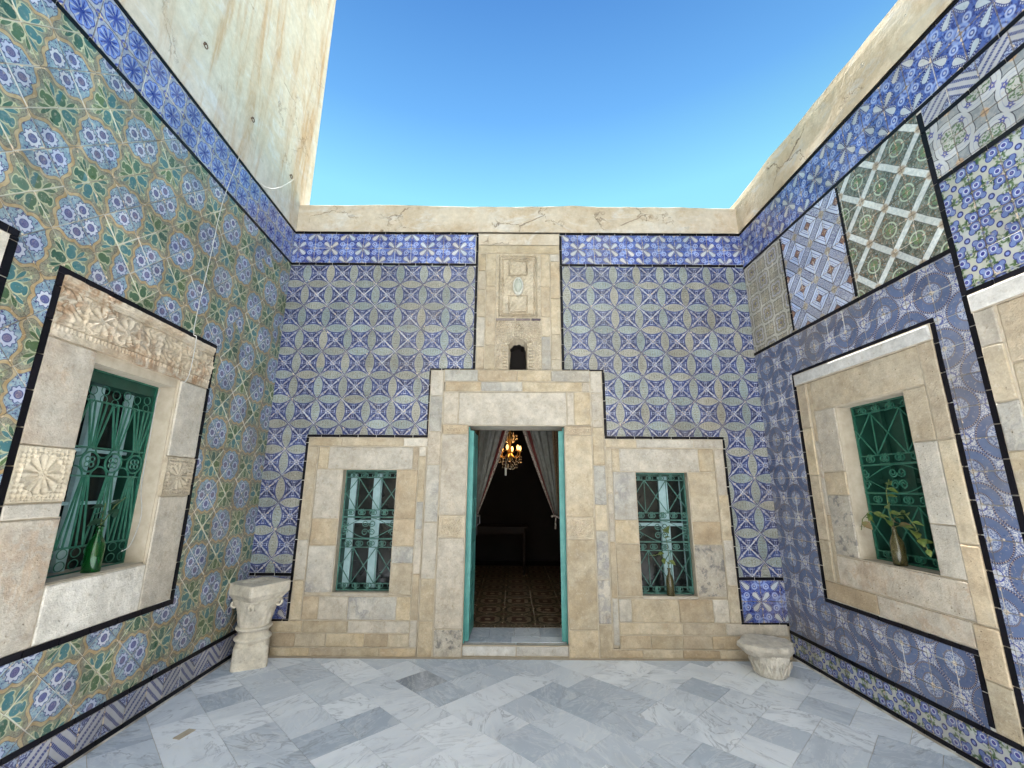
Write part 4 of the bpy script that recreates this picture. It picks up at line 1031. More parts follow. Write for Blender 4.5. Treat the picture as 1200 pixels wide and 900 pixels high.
G.block(-2.309, -2.018, 1.690, 2.250, .025, 'pink', **LJ)
G.relief('carved_block', -2.309, -2.018, 1.412, 1.688, .026, ros_h(-2.163, 1.550, .145, .138), 'carved', back=.17)
G.block(-2.309, -2.018, 1.332, 1.410, .025, 'pale', **LJ); G.block(-2.309, -2.005, .705, 1.330, .025, 'pink', **LJ)
G.block(-1.328, -1.036, 1.702, 2.250, .025, 'pale', **LJ)
G.relief('carved_block', -1.328, -1.036, 1.430, 1.700, .026, ros_h(-1.182, 1.565, .146, .135), 'carved', back=.17)
G.block(-1.328, -1.036, .705, 1.428, .025, 'pale', **LJ)
G.block(-2.003, -1.330, .705, .990, .027, 'worn', back=.20)
# left grille: sheaves of bars between rows of rings
def grille_rings(wall, x0, x1, z0, z1, y, iron):
    W_, H_ = x1 - x0, z1 - z0
    fm = MB(); fm.box((x0, y - .007, z0), (x0 + .014, y + .007, z1)); fm.box((x1 - .014, y - .007, z0), (x1, y + .007, z1)); fm.box((x0 + .014, y - .007, z1 - .012), (x1 - .014, y + .007, z1)); fm.box((x0 + .014, y - .007, z0), (x1 - .014, y + .007, z0 + .012))
    g = obj('window_grille', fm, iron, wall.o)
    Z = lambda f: z1 - f * H_
    def bar(p, q, r=.006): obj('bar', tube(MB(), [p, q], max(r, .0058), 5), iron, g)
    nC = 4; cw = W_ / nC
    ringm = tube(MB(), ring_pts(0, 0, 1, n=20)[:-1], .10, 5, closed=True).mesh('ring', iron)
    quat = MB()
    for a in range(4): tube(quat, ring_pts(.42 * math.cos(R_(45 + 90 * a)), .42 * math.sin(R_(45 + 90 * a)), .3, n=10)[:-1], .09, 4, closed=True)
    quat = quat.mesh('rosette', iron)
    for k in range(nC):
        c = x0 + cw * (k + .5)
        o = link('ring', ringm, g, loc=(c, y - .005, Z(.465))); o.scale = (.060, .06, .060)
        o = link('rosette', quat, g, loc=(c, y - .004, Z(.465))); o.scale = (.052, .052, .052)
        for f, r in ((.10, .027), (.145, .024)):
            for sx in (-.5, 0):
                o = link('ring', ringm, g, loc=(c + sx * cw, y - .005, Z(f) - (.012 if sx else 0))); o.scale = (r, r, r)
        for f in (.90, .955):
            for sx in (-.25, .25):
                o = link('ring', ringm, g, loc=(c + sx * cw, y - .005, Z(f))); o.scale = (.030, .03, .026)
        for (ft, fb) in ((.16, .40), (.53, .88)):
            for j, (a, b) in enumerate(((-.5, -.12), (-.25, -.06), (0, 0), (.25, .06), (.5, .12))):
                if ft > .3: a, b = b, a
                bar((c + a * cw, y + .003 * (j % 2), Z(ft)), (c + b * cw, y + .003 * (j % 2), Z(fb)), .0042)
    # arches tying the sheaves to the ring row
    for k in range(nC + 1):
        c = x0 + cw * k
        for f, up in ((.395, -1), (.535, 1)):
            a0, a1 = (180, 360) if up < 0 else (0, 180)
            pts = [(min(max(p[0], x0 + .01), x1 - .01), p[1], p[2]) for p in ring_pts(c, Z(f), cw * .34, a0, a1, 10, y)]
            obj('bar', tube(MB(), pts, .005, 5), iron, g)
    for f in (.16, .395, .535, .875): bar((x0, y, Z(f)), (x1, y, Z(f)), .005)
    return g
grille_rings(G, -2.003, -1.332, .995, 2.195, .150, M['green_iron'])
casement(G, -2.03, -1.31, .96, 2.24, .215, M['green_wood'], M['pale_blue'], [(-1.97, -1.92), (-1.70, -1.635), (-1.44, -1.40)], [(1.70, 1.72), (1.38, 1.40)], M['pane'], fw=.03, liner=(-2.010, -1.326, .985, 2.215, .03, .10, .160))
# next window of the left wall, only its corner is in view
G.block(-SMAX, -2.592, 2.30, 2.648, .03, 'pale'); G.colm(-2.86, -2.592, [.71, 1.35, 1.75, 2.298], .025, ['pale', 'pink', 'pale']); G.block(-SMAX, -2.862, .71, .99, .025, 'pale')
casement(G, -3.28, -2.84, .99, 2.29, .215, M['green_wood'], M['pale_blue'], [(-3.1, -3.04)], [(1.6, 1.62)], M['pane'])

# ================================================================== RIGHT WALL  (x = s)
G = WR
core(G, -.30, SMAX, -.1, 4.30, [(.975, 1.59, 1.0, 2.14), (2.50, 3.10, 1.0, 2.14)], .024, .45, M['mortar'])
bb = .030
for z, w in ((ZT, .022), (3.885, .026), (.2267, .028), (.033, .026)): G.border([(.012, z), (SMAX, z)], w)
G.border([(.012, 2.890), (2.087, 2.890)], .028)
for s_ in (.655, 1.385): G.border([(s_, 2.905), (s_, 3.871)], .022)
G.border([(2.10, 3.871), (2.10, .242)], .030)
G.border([(2.117, 3.722), (SMAX, 3.722)], .028); G.border([(2.117, 3.340), (SMAX, 3.340)], .028); G.border([(2.117, 2.600), (SMAX, 2.600)], .032)
G.border([(.552, 2.525), (1.885, 2.525)], .028); G.border([(1.885, 2.525), (1.885, .242)], .030); G.border([(.552, .622), (.552, 2.525)], .026)
G.border([(.552, .622), (1.712, .622)], .028); G.border([(1.712, .622), (1.712, .242)], .028)
rects = [(.010, 2.084, 2.541, 2.875), (.010, .537, .242, 2.541), (.537, 1.697, .242, .606), (1.902, 2.084, .242, 2.541)]
G.tiles('wall_tile', rects, .1745, .181, 1.224, 2.690, GLAZE['roundel'])
G.tiles('frieze_tile', [(.010, SMAX, 3.899, 4.298)], .1755, .199, 1.717 + .1755, 4.099, GLAZE['frieze'])
G.tiles('upper_tile', [(.010, .643, 2.905, 3.871)], .178, .178, .315, 3.590, GLAZE['scroll'])
G.tiles('upper_tile', [(.667, 1.373, 2.905, 3.871)], .171, .171, 1.018, 3.412, GLAZE['boxes'])
G.tiles('upper_tile', [(1.397, 2.084, 2.905, 3.871)], .169, .173, 1.746, 3.588, GLAZE['lattice'])
G.tiles('upper_tile', [(2.116, SMAX, 3.737, 3.871)], .165, .134, 2.116, 3.737, GLAZE['chevron'], mode='mirror')
G.tiles('upper_tile', [(2.116, SMAX, 3.355, 3.707)], .175, .176, 2.25, 3.54, GLAZE['quatre'])
G.tiles('upper_tile', [(2.116, SMAX, 2.617, 3.325)], .166, .172, 2.184 - .083, 2.976, GLAZE['cross'], mode='one')
G.tiles('base_tile', [(.010, SMAX, .048, .211)], .168, .163, 1.59 - .084, .048, GLAZE['cross'], mode='one')
G.grout([(.0, .56, .0, 4.322), (.56, 1.88, 2.50, 4.322), (.56, 1.73, .0, .64), (1.73, 1.90, .0, .244), (1.88, 2.12, .0, 4.322), (2.12, SMAX, 2.58, 4.322), (2.12, SMAX, 0, .24)])
G.block(.568, 1.868, 2.412, 2.509, .050, 'white', name='marble_strip', ch=.008)
G.colm(.568, .690, [.782, 1.10, 1.62, 2.02, 2.409], .026, ['sand', 'ochre', 'sand', 'ochre'])
G.colm(.692, .738, [.782, 1.3, 1.9, 2.409], .010, ['ochre', 'pink'])
G.block(.740, 1.752, 2.150, 2.409, .020, 'sand', back=.18)
RJ = dict(back=.18)
G.colm(.740, .978, [.998, 1.46, 1.64, 2.148], .020, ['mottled', 'ochre', 'pale'], **RJ)
G.colm(1.588, 1.752, [.998, 1.30, 1.80, 2.148], .020, ['pale', 'pale', 'sand'], **RJ)
G.block(.740, 1.755, .782, .996, .022, 'pink', back=.2)
G.block(.568, 1.08, .640, .780, .030, 'ochre'); G.block(1.08, 1.726, .640, .780, .030, 'pink')
G.colm(1.757, 1.868, [.782, 1.20, 1.80, 2.409], .034, ['ochre', 'sand', 'ochre']); G.colm(1.730, 1.868, [.242, .50, .780], .034, ['sand', 'ochre'])
G.block(2.117, SMAX, 2.480, 2.583, .045, 'white', name='marble_strip', ch=.008)
G.colm(2.117, 2.228, [.242, .60, 1.0, 1.38, 1.70, 1.96, 2.27, 2.478], .036, ['sand', 'ochre', 'pale', 'sand', 'grey', 'sand', 'pale'])
G.block(2.230, SMAX, 2.15, 2.478, .008, 'ochre'); G.colm(2.230, 2.50, [.80, 1.2, 1.7, 2.148], .008, ['sand', 'ochre', 'sand'], **RJ); G.colm(3.10, SMAX, [.80, 1.5, 2.148], .008, ['sand', 'ochre'], **RJ); G.block(2.230, SMAX, .242, .798, .012, 'sand')
grille_scrolls(G, .985, 1.582, 1.003, 2.145, .135, M['green_iron'], shift=.03)
w_ = casement(G, .95, 1.62, .97, 2.19, .20, M['green_wood'], M['green_wood'], [(1.10, 1.13), (1.27, 1.31), (1.46, 1.49)], [(1.55, 1.58)], M['green_wood'], fw=.03, liner=(.976, 1.590, .994, 2.152, .025, .06, .145))
grille_scrolls(G, 2.51, 3.09, 1.003, 2.145, .135, M['green_iron'])
casement(G, 2.48, 3.12, .97, 2.19, .20, M['green_wood'], M['green_wood'], [(2.78, 2.82)], [(1.55, 1.58)], M['green_wood'], fw=.03)
mbp = uneven_strip(-.35, 8.1, 4.3235, 4.745, -.012, .42); obj('parapet', mbp, M['warm_plaster'], G.o)
for W0 in (WB, WL, WR): W0.flush()

# tall plaster wall above and beyond the left wall
tw = MB()
tp = uneven_strip(-8.1, .215, 4.3235, 9.2, -.006, .42, seg=.3, amp=.006)
tall = obj('plaster_wall', tp, M['tall_plaster'], loc=WL.o.location, rot=tuple(WL.o.rotation_euler), label='tall cream plaster wall with rusty streaks rising above the left tiles', cat='wall')
for s_, z in ((1.771, 4.796), (1.091, 4.783), (.313, 4.803)):
    hb = MB(); tube(hb, ring_pts(0, 0, .021, 0, 360, 12, -.022)[:-1], .0045, 5, closed=True); tube(hb, [(0, .02, .021), (0, -.024, .021)], .006, 5)
    obj('wall_hook', hb, M['rust'], tall, loc=(-s_, -.008, z), rot=(0, R_(15), 0))
# plain parts of the court behind the camera
core(WL, -8.1, -SMAX - .001, -.1, 4.32, [], -.004, .43, M['plaster'], 'plain_plaster')
core(WR, SMAX + .001, 8.1, -.1, 4.32, [], -.004, .43, M['warm_plaster'], 'plain_plaster')
rw = core(type('o', (), {'o': None}), -3.2, 3.2, -.1, 8.6, [], -6.75, -6.35, M['white_plaster'], 'bounce_wall')  # unseen wall, made tall, close and white to bounce sun into the court
rw['label'] = 'unseen tall plain white plaster wall closing the court, shaped to bounce sunlight'; rw['category'] = 'wall'

# ================================================================== FLOOR
gb = MB().add([(-60, -70, -.13), (60, -70, -.13), (60, 60, -.13), (-60, 60, -.13)], [(0, 1, 2, 3)])
obj('ground', gb, M['mortar'], kind='structure')
fb = MB().box((-3.2, -8.1, -.12), (3.2, .30, -.0035)); floor = obj('courtyard_floor', fb, M['mortar'], kind='structure')
P_ = .2955; s2 = math.sqrt(.5); far = MB()
def fl_clip(poly):                        # keep inside the court
    def cut(pl, nx, ny, c):
        out = []
        for i in range(len(pl)):
            a, b = pl[i - 1], pl[i]; da = a[0] * nx + a[1] * ny - c; db = b[0] * nx + b[1] * ny - c
            if (da >= 0) != (db >= 0): t = da / (da - db); out.append((a[0] + (b[0] - a[0]) * t, a[1] + (b[1] - a[1]) * t))
            if db >= 0: out.append(b)
        return out
    for nx, ny, c in ((0, -1, .06), (0, 1, -8.05), (1, .0425, XL - .01), (-1, -.0175, -XR - .01)):
        poly = cut(poly, nx, ny, c)
        if len(poly) < 3: return []
    return poly
slabs = []
for iu in range(-34, 12):
    u0 = iu * P_ - .125; random.seed(iu * 7 + 3)
    v = -12 * P_ + .005 + (0 if iu > -5 else random.choice((0, .5)) * P_)
    while v < 34 * P_:
        L_ = P_ if (iu > -5 or random.random() < .6) else P_ * 1.5
        if random.random() < .05: L_ = P_ * 1.5
        g = .0016; q = [((u + w) * s2, (u - w) * s2) for u, w in ((u0 + g, v + g), (u0 + P_ - g, v + g), (u0 + P_ - g, v + L_ - g), (u0 + g, v + L_ - g))]
        v += L_
        q = fl_clip(q)
        if len(q) >= 3:
            ar = abs(sum(q[i - 1][0] * q[i][1] - q[i][0] * q[i - 1][1] for i in range(len(q)))) / 2
            if ar > .0008: slabs.append(q)
slabs.sort(key=lambda q: -max(p[1] for p in q))
for k, q in enumerate(slabs):
    c = (sum(p[0] for p in q) / len(q), sum(p[1] for p in q) / len(q)); n = len(q)
    sg = sum(q[i - 1][0] * q[i][1] - q[i][0] * q[i - 1][1] for i in range(n))
    if sg < 0: q = q[::-1]
    h = .001 * random.random(); mb = MB() if k < 290 else far; o = c if k < 290 else (0, 0)
    mb.add([(p[0] - o[0], p[1] - o[1], -.02) for p in q] + [(p[0] - o[0], p[1] - o[1], h) for p in q], [tuple(n + i for i in range(n))] + [(i, (i + 1) % n, n + (i + 1) % n, n + i) for i in range(n)])
    if k < 290: obj('marble_slab', mb, M['slab'], floor, loc=(c[0], c[1], 0), rot=(random.gauss(0, .0015), random.gauss(0, .0015), 0))
obj('marble_slab', far, M['slab'], floor, kind='stuff')
random.seed(11)
# strip of light mortar at the foot of the side walls
def chip(x, y, w, h, a, mat): 
    mb = MB().box((-w / 2, -h / 2, 0), (w / 2, h / 2, .004)); return obj('floor_patch', mb, mat, floor, loc=(x, y, .0012), rot=(0, 0, a))
chip(-2.02, -1.30, .05, .11, R_(-12), M['mortar'])

# inner room
room = obj('room_floor', MB().box((-2.45, .56, -.05), (2.45, 5.0, z0d - .006)), M['shade_black'], kind='structure')
cx0 = .085
cem = {}
for i in range(-3, 4):
    for j in range(0, 9):
        key = 'full'
        if key not in cem:
            t_ = .3475 / 2 - .001; u_ = .40 / 2 - .001
            cem[key] = MB().add([(-t_, -u_, -.01), (t_, -u_, -.01), (t_, u_, -.01), (-t_, u_, -.01), (-t_, -u_, 0), (t_, -u_, 0), (t_, u_, 0), (-t_, u_, 0)], [(4, 5, 6, 7), (0, 1, 5, 4), (1, 2, 6, 5), (2, 3, 7, 6), (3, 0, 4, 7)], [(0, 0), (1, 0), (1, 1), (0, 1)] * 2).mesh('cement_tile', GLAZE['cement'])
        link('cement_tile', cem[key], room, loc=(cx0 + .3475 * i, .855 + .40 * j, z0d - .001))
for i in range(-7, 8):
    if 'b' not in cem:
        cem['b'] = MB().add([(-.086, -.04, -.01), (.086, -.04, -.01), (.086, .04, -.01), (-.086, .04, -.01), (-.086, -.04, 0), (.086, -.04, 0), (.086, .04, 0), (-.086, .04, 0)], [(4, 5, 6, 7), (0, 1, 5, 4), (1, 2, 6, 5), (2, 3, 7, 6), (3, 0, 4, 7)], [(0, 0), (1, 0), (1, 1), (0, 1)] * 2).mesh('border_cement_tile', GLAZE['cement'])
    link('cement_border_tile', cem['b'], room, loc=(cx0 + .1737 * i, .612, z0d - .001))
rm = MB()
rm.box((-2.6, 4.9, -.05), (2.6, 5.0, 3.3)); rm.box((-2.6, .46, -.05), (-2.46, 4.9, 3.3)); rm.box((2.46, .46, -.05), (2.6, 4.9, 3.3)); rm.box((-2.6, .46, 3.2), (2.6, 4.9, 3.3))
obj('room_walls', rm, M['shade_black'], kind='structure')
rf = MB().box((-2.9, .43, 4.25), (3.0, 5.1, 4.32)); obj('roof_terrace', rf, M['plaster'], kind='structure')

tb_ = link('side_table', None, loc=(-.35, 3.6, z0d), label='dark wooden table standing at the back of the unlit room', cat='table')
obj('table_top', MB().box((-.62, -.28, .735), (.62, .28, .765)), M['wood'], tb_)
for lx in (-.56, .56):
    for ly in (-.22, .22): obj('leg', tube(MB(), [(lx, ly, 0), (lx, ly, .3), (lx, ly, .735)], [.018, .026, .024], 8), M['wood'], tb_)
obj('apron', MB().box((-.54, -.235, .65), (.54, -.215, .734)), M['wood'], tb_)
# curtains tied back inside the door
def curtain(side, label):
    root = link('curtain', None, loc=(side * .49 + .04, .66, 2.5), label=label, cat='curtain', group='curtains tied back in the doorway')
    def sheet(a0, a1, mat, name, yoff):
        mb = MB(); nu, nv = 26, 22; vs = []; fs = []
        for j in range(nv + 1):
            t = j / nv; z = 2.50 - 1.32 * t
            for i in range(nu + 1):
                f = a0 + (a1 - a0) * i / nu            # 0 at jamb, 1 at leading edge
                xtop = .53 * f; xbot = .02 + .055 * f
                e = t ** 1.15
                x = (xtop * (1 - e) + xbot * e); y = yoff + .03 * math.sin(f * 26 + side) * (1 - .55 * t) + .01 * math.sin(f * 61 + t * 3)
                vs.append((-side * x + side * .02, y, z - 2.5))
        for j in range(nv):
            for i in range(nu): a = j * (nu + 1) + i; fs.append((a, a + 1, a + nu + 2, a + nu + 1))
        o = obj(name, mb.add(vs, fs), mat, root, smooth=True)
        md = o.modifiers.new('thickness', 'SOLIDIFY'); md.thickness = .003
        return o
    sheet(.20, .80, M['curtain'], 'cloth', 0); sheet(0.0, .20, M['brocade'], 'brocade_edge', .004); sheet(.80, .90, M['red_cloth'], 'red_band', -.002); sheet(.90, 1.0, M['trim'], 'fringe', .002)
    tb = MB(); tube(tb, [(side * .01, -.05, -1.33), (-side * .05, -.05, -1.30), (-side * .09, -.02, -1.31)], .012, 6); tube(tb, [(-side * .045, -.055, -1.31), (-side * .05, -.06, -1.44)], [.006, .012], 6)
    obj('tieback', tb, M['trim'], root)
curtain(-1, 'cream and gold curtain gathered to the left jamb of the doorway')
curtain(1, 'cream curtain with dark red band gathered to the right jamb of the doorway')

# chandelier
ch = link('chandelier', None, loc=(-.035, 1.45, 1.84), label='lit crystal chandelier hanging behind the door curtains', cat='chandelier')
ctr = MB(); tube(ctr, [(0, 0, 1.15), (0, 0, .35)], .006, 6); radial(ctr, [.0, .05, .12, .2, .28, .36], lambda th, z: .012 + .02 * math.sin(z * 17) ** 2, 12)
obj('stem', ctr, M['brass'], ch)
for k in range(6):
    a = k * math.pi / 3 + .3; am = MB()
    tube(am, [(.02 * math.cos(a), .02 * math.sin(a), .10), (.09 * math.cos(a), .09 * math.sin(a), .04), (.14 * math.cos(a), .14 * math.sin(a), .08), (.145 * math.cos(a), .145 * math.sin(a), .14)], .006, 6)
    radial(am, [.13, .135, .14], lambda th, z: .03, 10, c=(.145 * math.cos(a), .145 * math.sin(a)))
    obj('arm', am, M['brass'], ch)
    obj('bulb', radial(MB(), [.142, .155, .175, .195, .21], lambda th, z: .016 * math.sin((z - .135) / .08 * math.pi) + .002, 8, c=(.145 * math.cos(a), .145 * math.sin(a))), M['bulb'], ch)
drop = MB().add([(0, 0, -.014), (.006, 0, 0), (0, .006, 0), (-.006, 0, 0), (0, -.006, 0), (0, 0, .010)], [(0, 2, 1), (0, 3, 2), (0, 4, 3), (0, 1, 4), (5, 1, 2), (5, 2, 3), (5, 3, 4), (5, 4, 1)]).mesh('crystal_drop', M['crystal'])
for rr, n, zs in ((.155, 16, (.06, .025, -.01)), (.10, 12, (.0, -.04, -.08, .34, .30)), (.055, 8, (.42, .46, .38, .34, .30, .26, -.06, -.1))):
    for z in zs:
        for k in range(n): link('crystal_drop', drop, ch, loc=(rr * math.cos(2 * math.pi * k / n + z * 9), rr * math.sin(2 * math.pi * k / n + z * 9), z))
ld = bpy.data.lights.new('chandelier_light', 'POINT'); ld.energy = 2.6; ld.color = (1, .55, .22); ld.shadow_soft_size = .08
lo = link('chandelier_light', ld, ch, loc=(0, 0, .23))
# electric candle hanging under it
cs = link('pendant_tube', None, loc=(-.085, 1.30, 1.70), label='small pale tube hanging below the lit chandelier', cat='pendant')
obj('tube', radial(MB(), [-.05, -.045, .045, .05], lambda th, z: .012 if abs(z) < .048 else .008, 10), M['lamp_body'], cs); obj('cord', tube(MB(), [(0, 0, .05), (0, 0, .22)], .0015, 4), M['cable'], cs)

# ================================================================== SMALL THINGS
# bulkhead lamp above the niche
lp = link('wall_lamp', None, loc=(.052, -.002, 3.655), label='small oval caged bulkhead lamp mounted on the carved slab above the niche', cat='lamp')
def oval(z_, k, a=.058, b=.105): return [(a * k * math.cos(2 * math.pi * i / 24), z_, b * k * math.sin(2 * math.pi * i / 24)) for i in range(24)]
def oval_stack(layers):
    vs = []; fs = []
    for y, k in layers: vs += oval(y, k)
    for l in range(len(layers) - 1):
        for i in range(24): fs.append((l * 24 + i, l * 24 + (i + 1) % 24, (l + 1) * 24 + (i + 1) % 24, (l + 1) * 24 + i))
    fs.append(tuple((len(layers) - 1) * 24 + i for i in range(24))); return MB().add(vs, fs)
obj('base', oval_stack([(0, 1.0), (-.025, 1.0), (-.032, .92), (-.032, .72)]), M['lamp_body'], lp)
obj('glass', oval_stack([(-.030, .74), (-.05, .70), (-.064, .5), (-.07, .25)]), M['lamp_glass'], lp, smooth=True)
cg = MB(); tube(cg, [(0, -.03, -.085), (0, -.078, -.05), (0, -.082, 0), (0, -.078, .05), (0, -.03, .085)], .003, 5); tube(cg, [(-.045, -.03, 0), (-.02, -.074, 0), (.02, -.074, 0), (.045, -.03, 0)], .003, 5)
obj('cage', cg, M['lamp_body'], lp)

# white cable on the left wall
cb = MB(); T = lambda s_, z, y: tuple(WL.M @ Vector((-s_, y, z)))
cps = [(1.155, 4.34, -.012), (1.20, 4.12, -.012), (1.262, 3.75, -.010), (1.282, 3.28, -.010), (1.312, 2.80, -.010), (1.312, 2.62, -.012), (1.306, 2.58, -.034), (1.296, 2.34, -.026), (1.318, 2.246, -.022), (1.322, 2.236, .02), (1.338, 2.17, .13), (1.345, 2.0, .135), (1.345, 1.78, .13), (1.35, 1.49, .12), (1.34, 1.30, .09), (1.37, 1.12, .10), (1.41, 1.08, .12)]
out = []
for i in range(len(cps) - 1):
    p0 = Vector(T(*[cps[max(i - 1, 0)][k] for k in (0, 1, 2)])); p1 = Vector(T(*cps[i])); p2 = Vector(T(*cps[i + 1])); p3 = Vector(T(*cps[min(i + 2, len(cps) - 1)]))
    for k in range(5):
        t = k / 5; out.append(.5 * ((2 * p1) + (p2 - p0) * t + (2 * p0 - 5 * p1 + 4 * p2 - p3) * t * t + (3 * p1 - p0 - 3 * p2 + p3) * t ** 3))
out.append(Vector(T(*cps[-1])))
tube(cb, out, .0030, 5); obj('cable', cb, M['cable'], label='thin white electric cable running down the left wall into the window', cat='cable')
cb2 = MB(); q2 = []
for k in range(15): t = k / 14; q2.append(T(1.155 - .93 * t, 4.34 + .50 * t - .22 * math.sin(t * math.pi), -.014))
tube(cb2, q2, .0014, 5); obj('cable', cb2, M['cable'], label='slack thin wire looping along the foot of the tall plaster wall', cat='cable')

# bottles and cuttings on the window sills
def bottle(p, h, r, mat, label, grp=None):
    root = link('bottle', None, loc=p, label=label, cat='bottle', group=grp)
    prof = [(0, .9), (.02, 1), (.55, 1), (.68, .78), (.78, .42), (.86, .33), (.955, .33), (.958, .42), (1.0, .42)]
    vs_z = [a * h for a, _ in prof]
    def rf(th, z): 
        for (a, ra), (b, rb) in zip(prof[:-1], prof[1:]):
            if a * h - 1e-6 <= z <= b * h + 1e-6: return r * (ra + (rb - ra) * ((z / h - a) / (b - a)))
        return r * .4
    mb = MB(); radial(mb, vs_z, rf, 20, cap=False); n = 20
    inner = MB(); 
    mb.add([(r * .9 * math.cos(2 * math.pi * k / n), r * .9 * math.sin(2 * math.pi * k / n), .0) for k in range(n)], [tuple(range(n))[::-1]])
    b = obj('body', mb, mat, root, smooth=True); md = b.modifiers.new('thickness', 'SOLIDIFY'); md.thickness = .003; md.offset = -1
    obj('neck_ring', radial(MB(), [h * .955, h * .96, h * .985, h * .99], lambda th, z: r * .47, 14), mat, root, smooth=True)
    return root
pl = WL.M @ Vector((-1.665, .075, .993)); bottle(pl, .27, .045, M['bottle_green'], 'bright green glass bottle standing on the left wall window sill')
pr = WR.M @ Vector((1.255, .065, 1.0)); bottle(pr, .26, .040, M['bottle_brown'], 'brownish glass bottle with a trailing cutting on the right wall window sill')
pb = Vector((1.508, .045, .514)); bottle(pb, .245, .036, M['bottle_brown'], 'slim dark bottle on the sill of the rear wall window right of the door')
def leafmesh(L, mat):
    vs = []; fs = []; n = 6
    for i in range(n + 1):
        t = i / n; w = L * .34 * math.sin(math.pi * min(1, t * 1.02)) ** .8 * (1.25 - .6 * t)
        z = -.25 * L * t * t; vs += [(t * L, -w, z + w * .35), (t * L, 0, z), (t * L, w, z + w * .35)]
    for i in range(n): fs += [(i * 3, i * 3 + 3, i * 3 + 4, i * 3 + 1), (i * 3 + 1, i * 3 + 4, i * 3 + 5, i * 3 + 2)]
    return MB().add(vs, fs).mesh('leaf', mat, True)
LM = {k: leafmesh(.07, M[k]) for k in ('leaf', 'leaf_brown', 'leaf_dark')}
def cutting(p, stems, label, mats, dens=3):
    root = link('plant_cutting', None, loc=p, label=label, cat='plant')
    for sp in stems:
        pts = [Vector((0, 0, 0))] + [Vector(q) for q in sp]
        st = MB(); sm = []
        for i in range(len(pts) - 1):
            for k in range(4): sm.append(pts[i].lerp(pts[i + 1], k / 4))
        sm.append(pts[-1]); tube(st, sm, .003, 5); so = obj('stem', st, M['stem'], root)
        for i in range(3, len(sm), dens):
            d = Vector((random.uniform(-1, 1), -.8 + random.uniform(-.4, .3), random.uniform(-.5, .7)))
            o = link('leaf', LM[random.choice(mats)], so, loc=sm[i], rot=(random.uniform(-.8, .8), random.uniform(-.4, .8), math.atan2(d.y, d.x))); s_ = random.uniform(.7, 1.25); o.scale = (s_, s_, s_)
dr = lambda x, y, z: tuple((WR.M.to_3x3() @ Vector((x, y, z))))
cutting(pr + Vector((0, 0, .25)), [[dr(-.03, -.03, .06), dr(-.12, -.05, .10), dr(-.20, -.05, .04), dr(-.23, -.05, -.04)], [dr(.05, -.04, .05), dr(.16, -.06, .12), dr(.22, -.05, .02), dr(.25, -.05, -.10)], [dr(.02, -.03, .12), dr(.05, -.05, .24), dr(.09, -.05, .32)], [dr(.10, -.04, .02), dr(.24, -.06, -.02), dr(.29, -.05, -.14)]],
        'leafy trailing cutting growing from the bottle in the right wall window', ['leaf', 'leaf', 'leaf_brown'], 2)
cutting(pb + Vector((0, 0, .24)), [[(-.02, -.03, .06), (-.10, -.05, .14), (-.15, -.05, .12)], [(.0, -.03, .10), (-.02, -.05, .26), (-.05, -.06, .36), (.02, -.06, .40)]], 'sparse yellow-green cutting in the slim bottle before the rear right grille', ['leaf'], 3)
dl = lambda x, y, z: tuple((WL.M.to_3x3() @ Vector((x, y, z))))
cutting(pl + Vector((0, 0, .26)), [[dl(.02, -.01, .05), dl(.05, -.02, .12), dl(.12, -.02, .17)], [dl(-.01, -.01, .06), dl(-.02, -.02, .14)]], 'dark leafy sprig standing in the green bottle', ['leaf_dark'], 2)

# ------------------------------------------------------------------ ancient pedestal (left) 
def sq(th, a, k):                         # superellipse radius, half side a, exponent k
    c, s_ = abs(math.cos(th)), abs(math.sin(th)); return a / ((c ** k + s_ ** k) ** (1 / k))
ped = link('stone_pedestal', None, loc=(-2.262, -.205, 0), rot=(0, 0, R_(27)), label='pale worn column pedestal under a thick slab in the left corner', cat='pedestal')
def nn(th, z, f, s_): return noise.noise(Vector((math.cos(th) * f, math.sin(th) * f, z * f * 2 + s_)))
def base_r(th, z):
    if z < .17: r = sq(th, .138, 9) - .006 * (z / .17)
    elif z < .20: r = sq(th, .125, 4)
    elif z < .235: r = .135 + .012 * math.sin((z - .2) / .035 * math.pi)
    else: r = .128 - .012 * math.sin((z - .235) / .05 * math.pi)
    return r + .002 * nn(th, z, 3, 1)
obj('base', radial(MB(), [0, .004, .03, .08, .13, .164, .17, .176, .19, .20, .206, .214, .222, .23, .236, .25, .262, .275, .285], base_r, 64), M['ancient'], ped, smooth=True)
obj('astragal', radial(MB(), [.284, .29, .297, .304, .311, .317], lambda th, z: .132 + .014 * math.sin((z - .284) / .033 * math.pi) + .003 * nn(th, z, 3, 4), 48), M['ancient'], ped, smooth=True)
def bell_r(th, z):
    t = (z - .315) / .215; r = .122 + .036 * t ** 1.6
    k = 2 + 2.4 * t; r = sq(th, r * (1 - .02 * t), k)
    leaf = max(0, math.cos(th * 4)) ** 2 * (.014 * math.sin(min(1, t / .75) * math.pi) ** 1.0) + .010 * max(0, math.cos(th * 8 + math.pi)) * (t < .55) * math.sin(min(1, t / .55) * math.pi)
    v_ = .006 * abs(math.sin(th * 16)) * (t > .1) * (1 - t)
    ov = .012 * (t > .80) * (math.cos(th * 4 + math.pi) > .2)
    return r + leaf - v_ * .7 + ov + .004 * nn(th, z, 5, 7)
obj('capital', radial(MB(), [.315 + .215 * i / 34 for i in range(35)], bell_r, 128), M['ancient'], ped, smooth=True, rot=(0, 0, R_(34)))
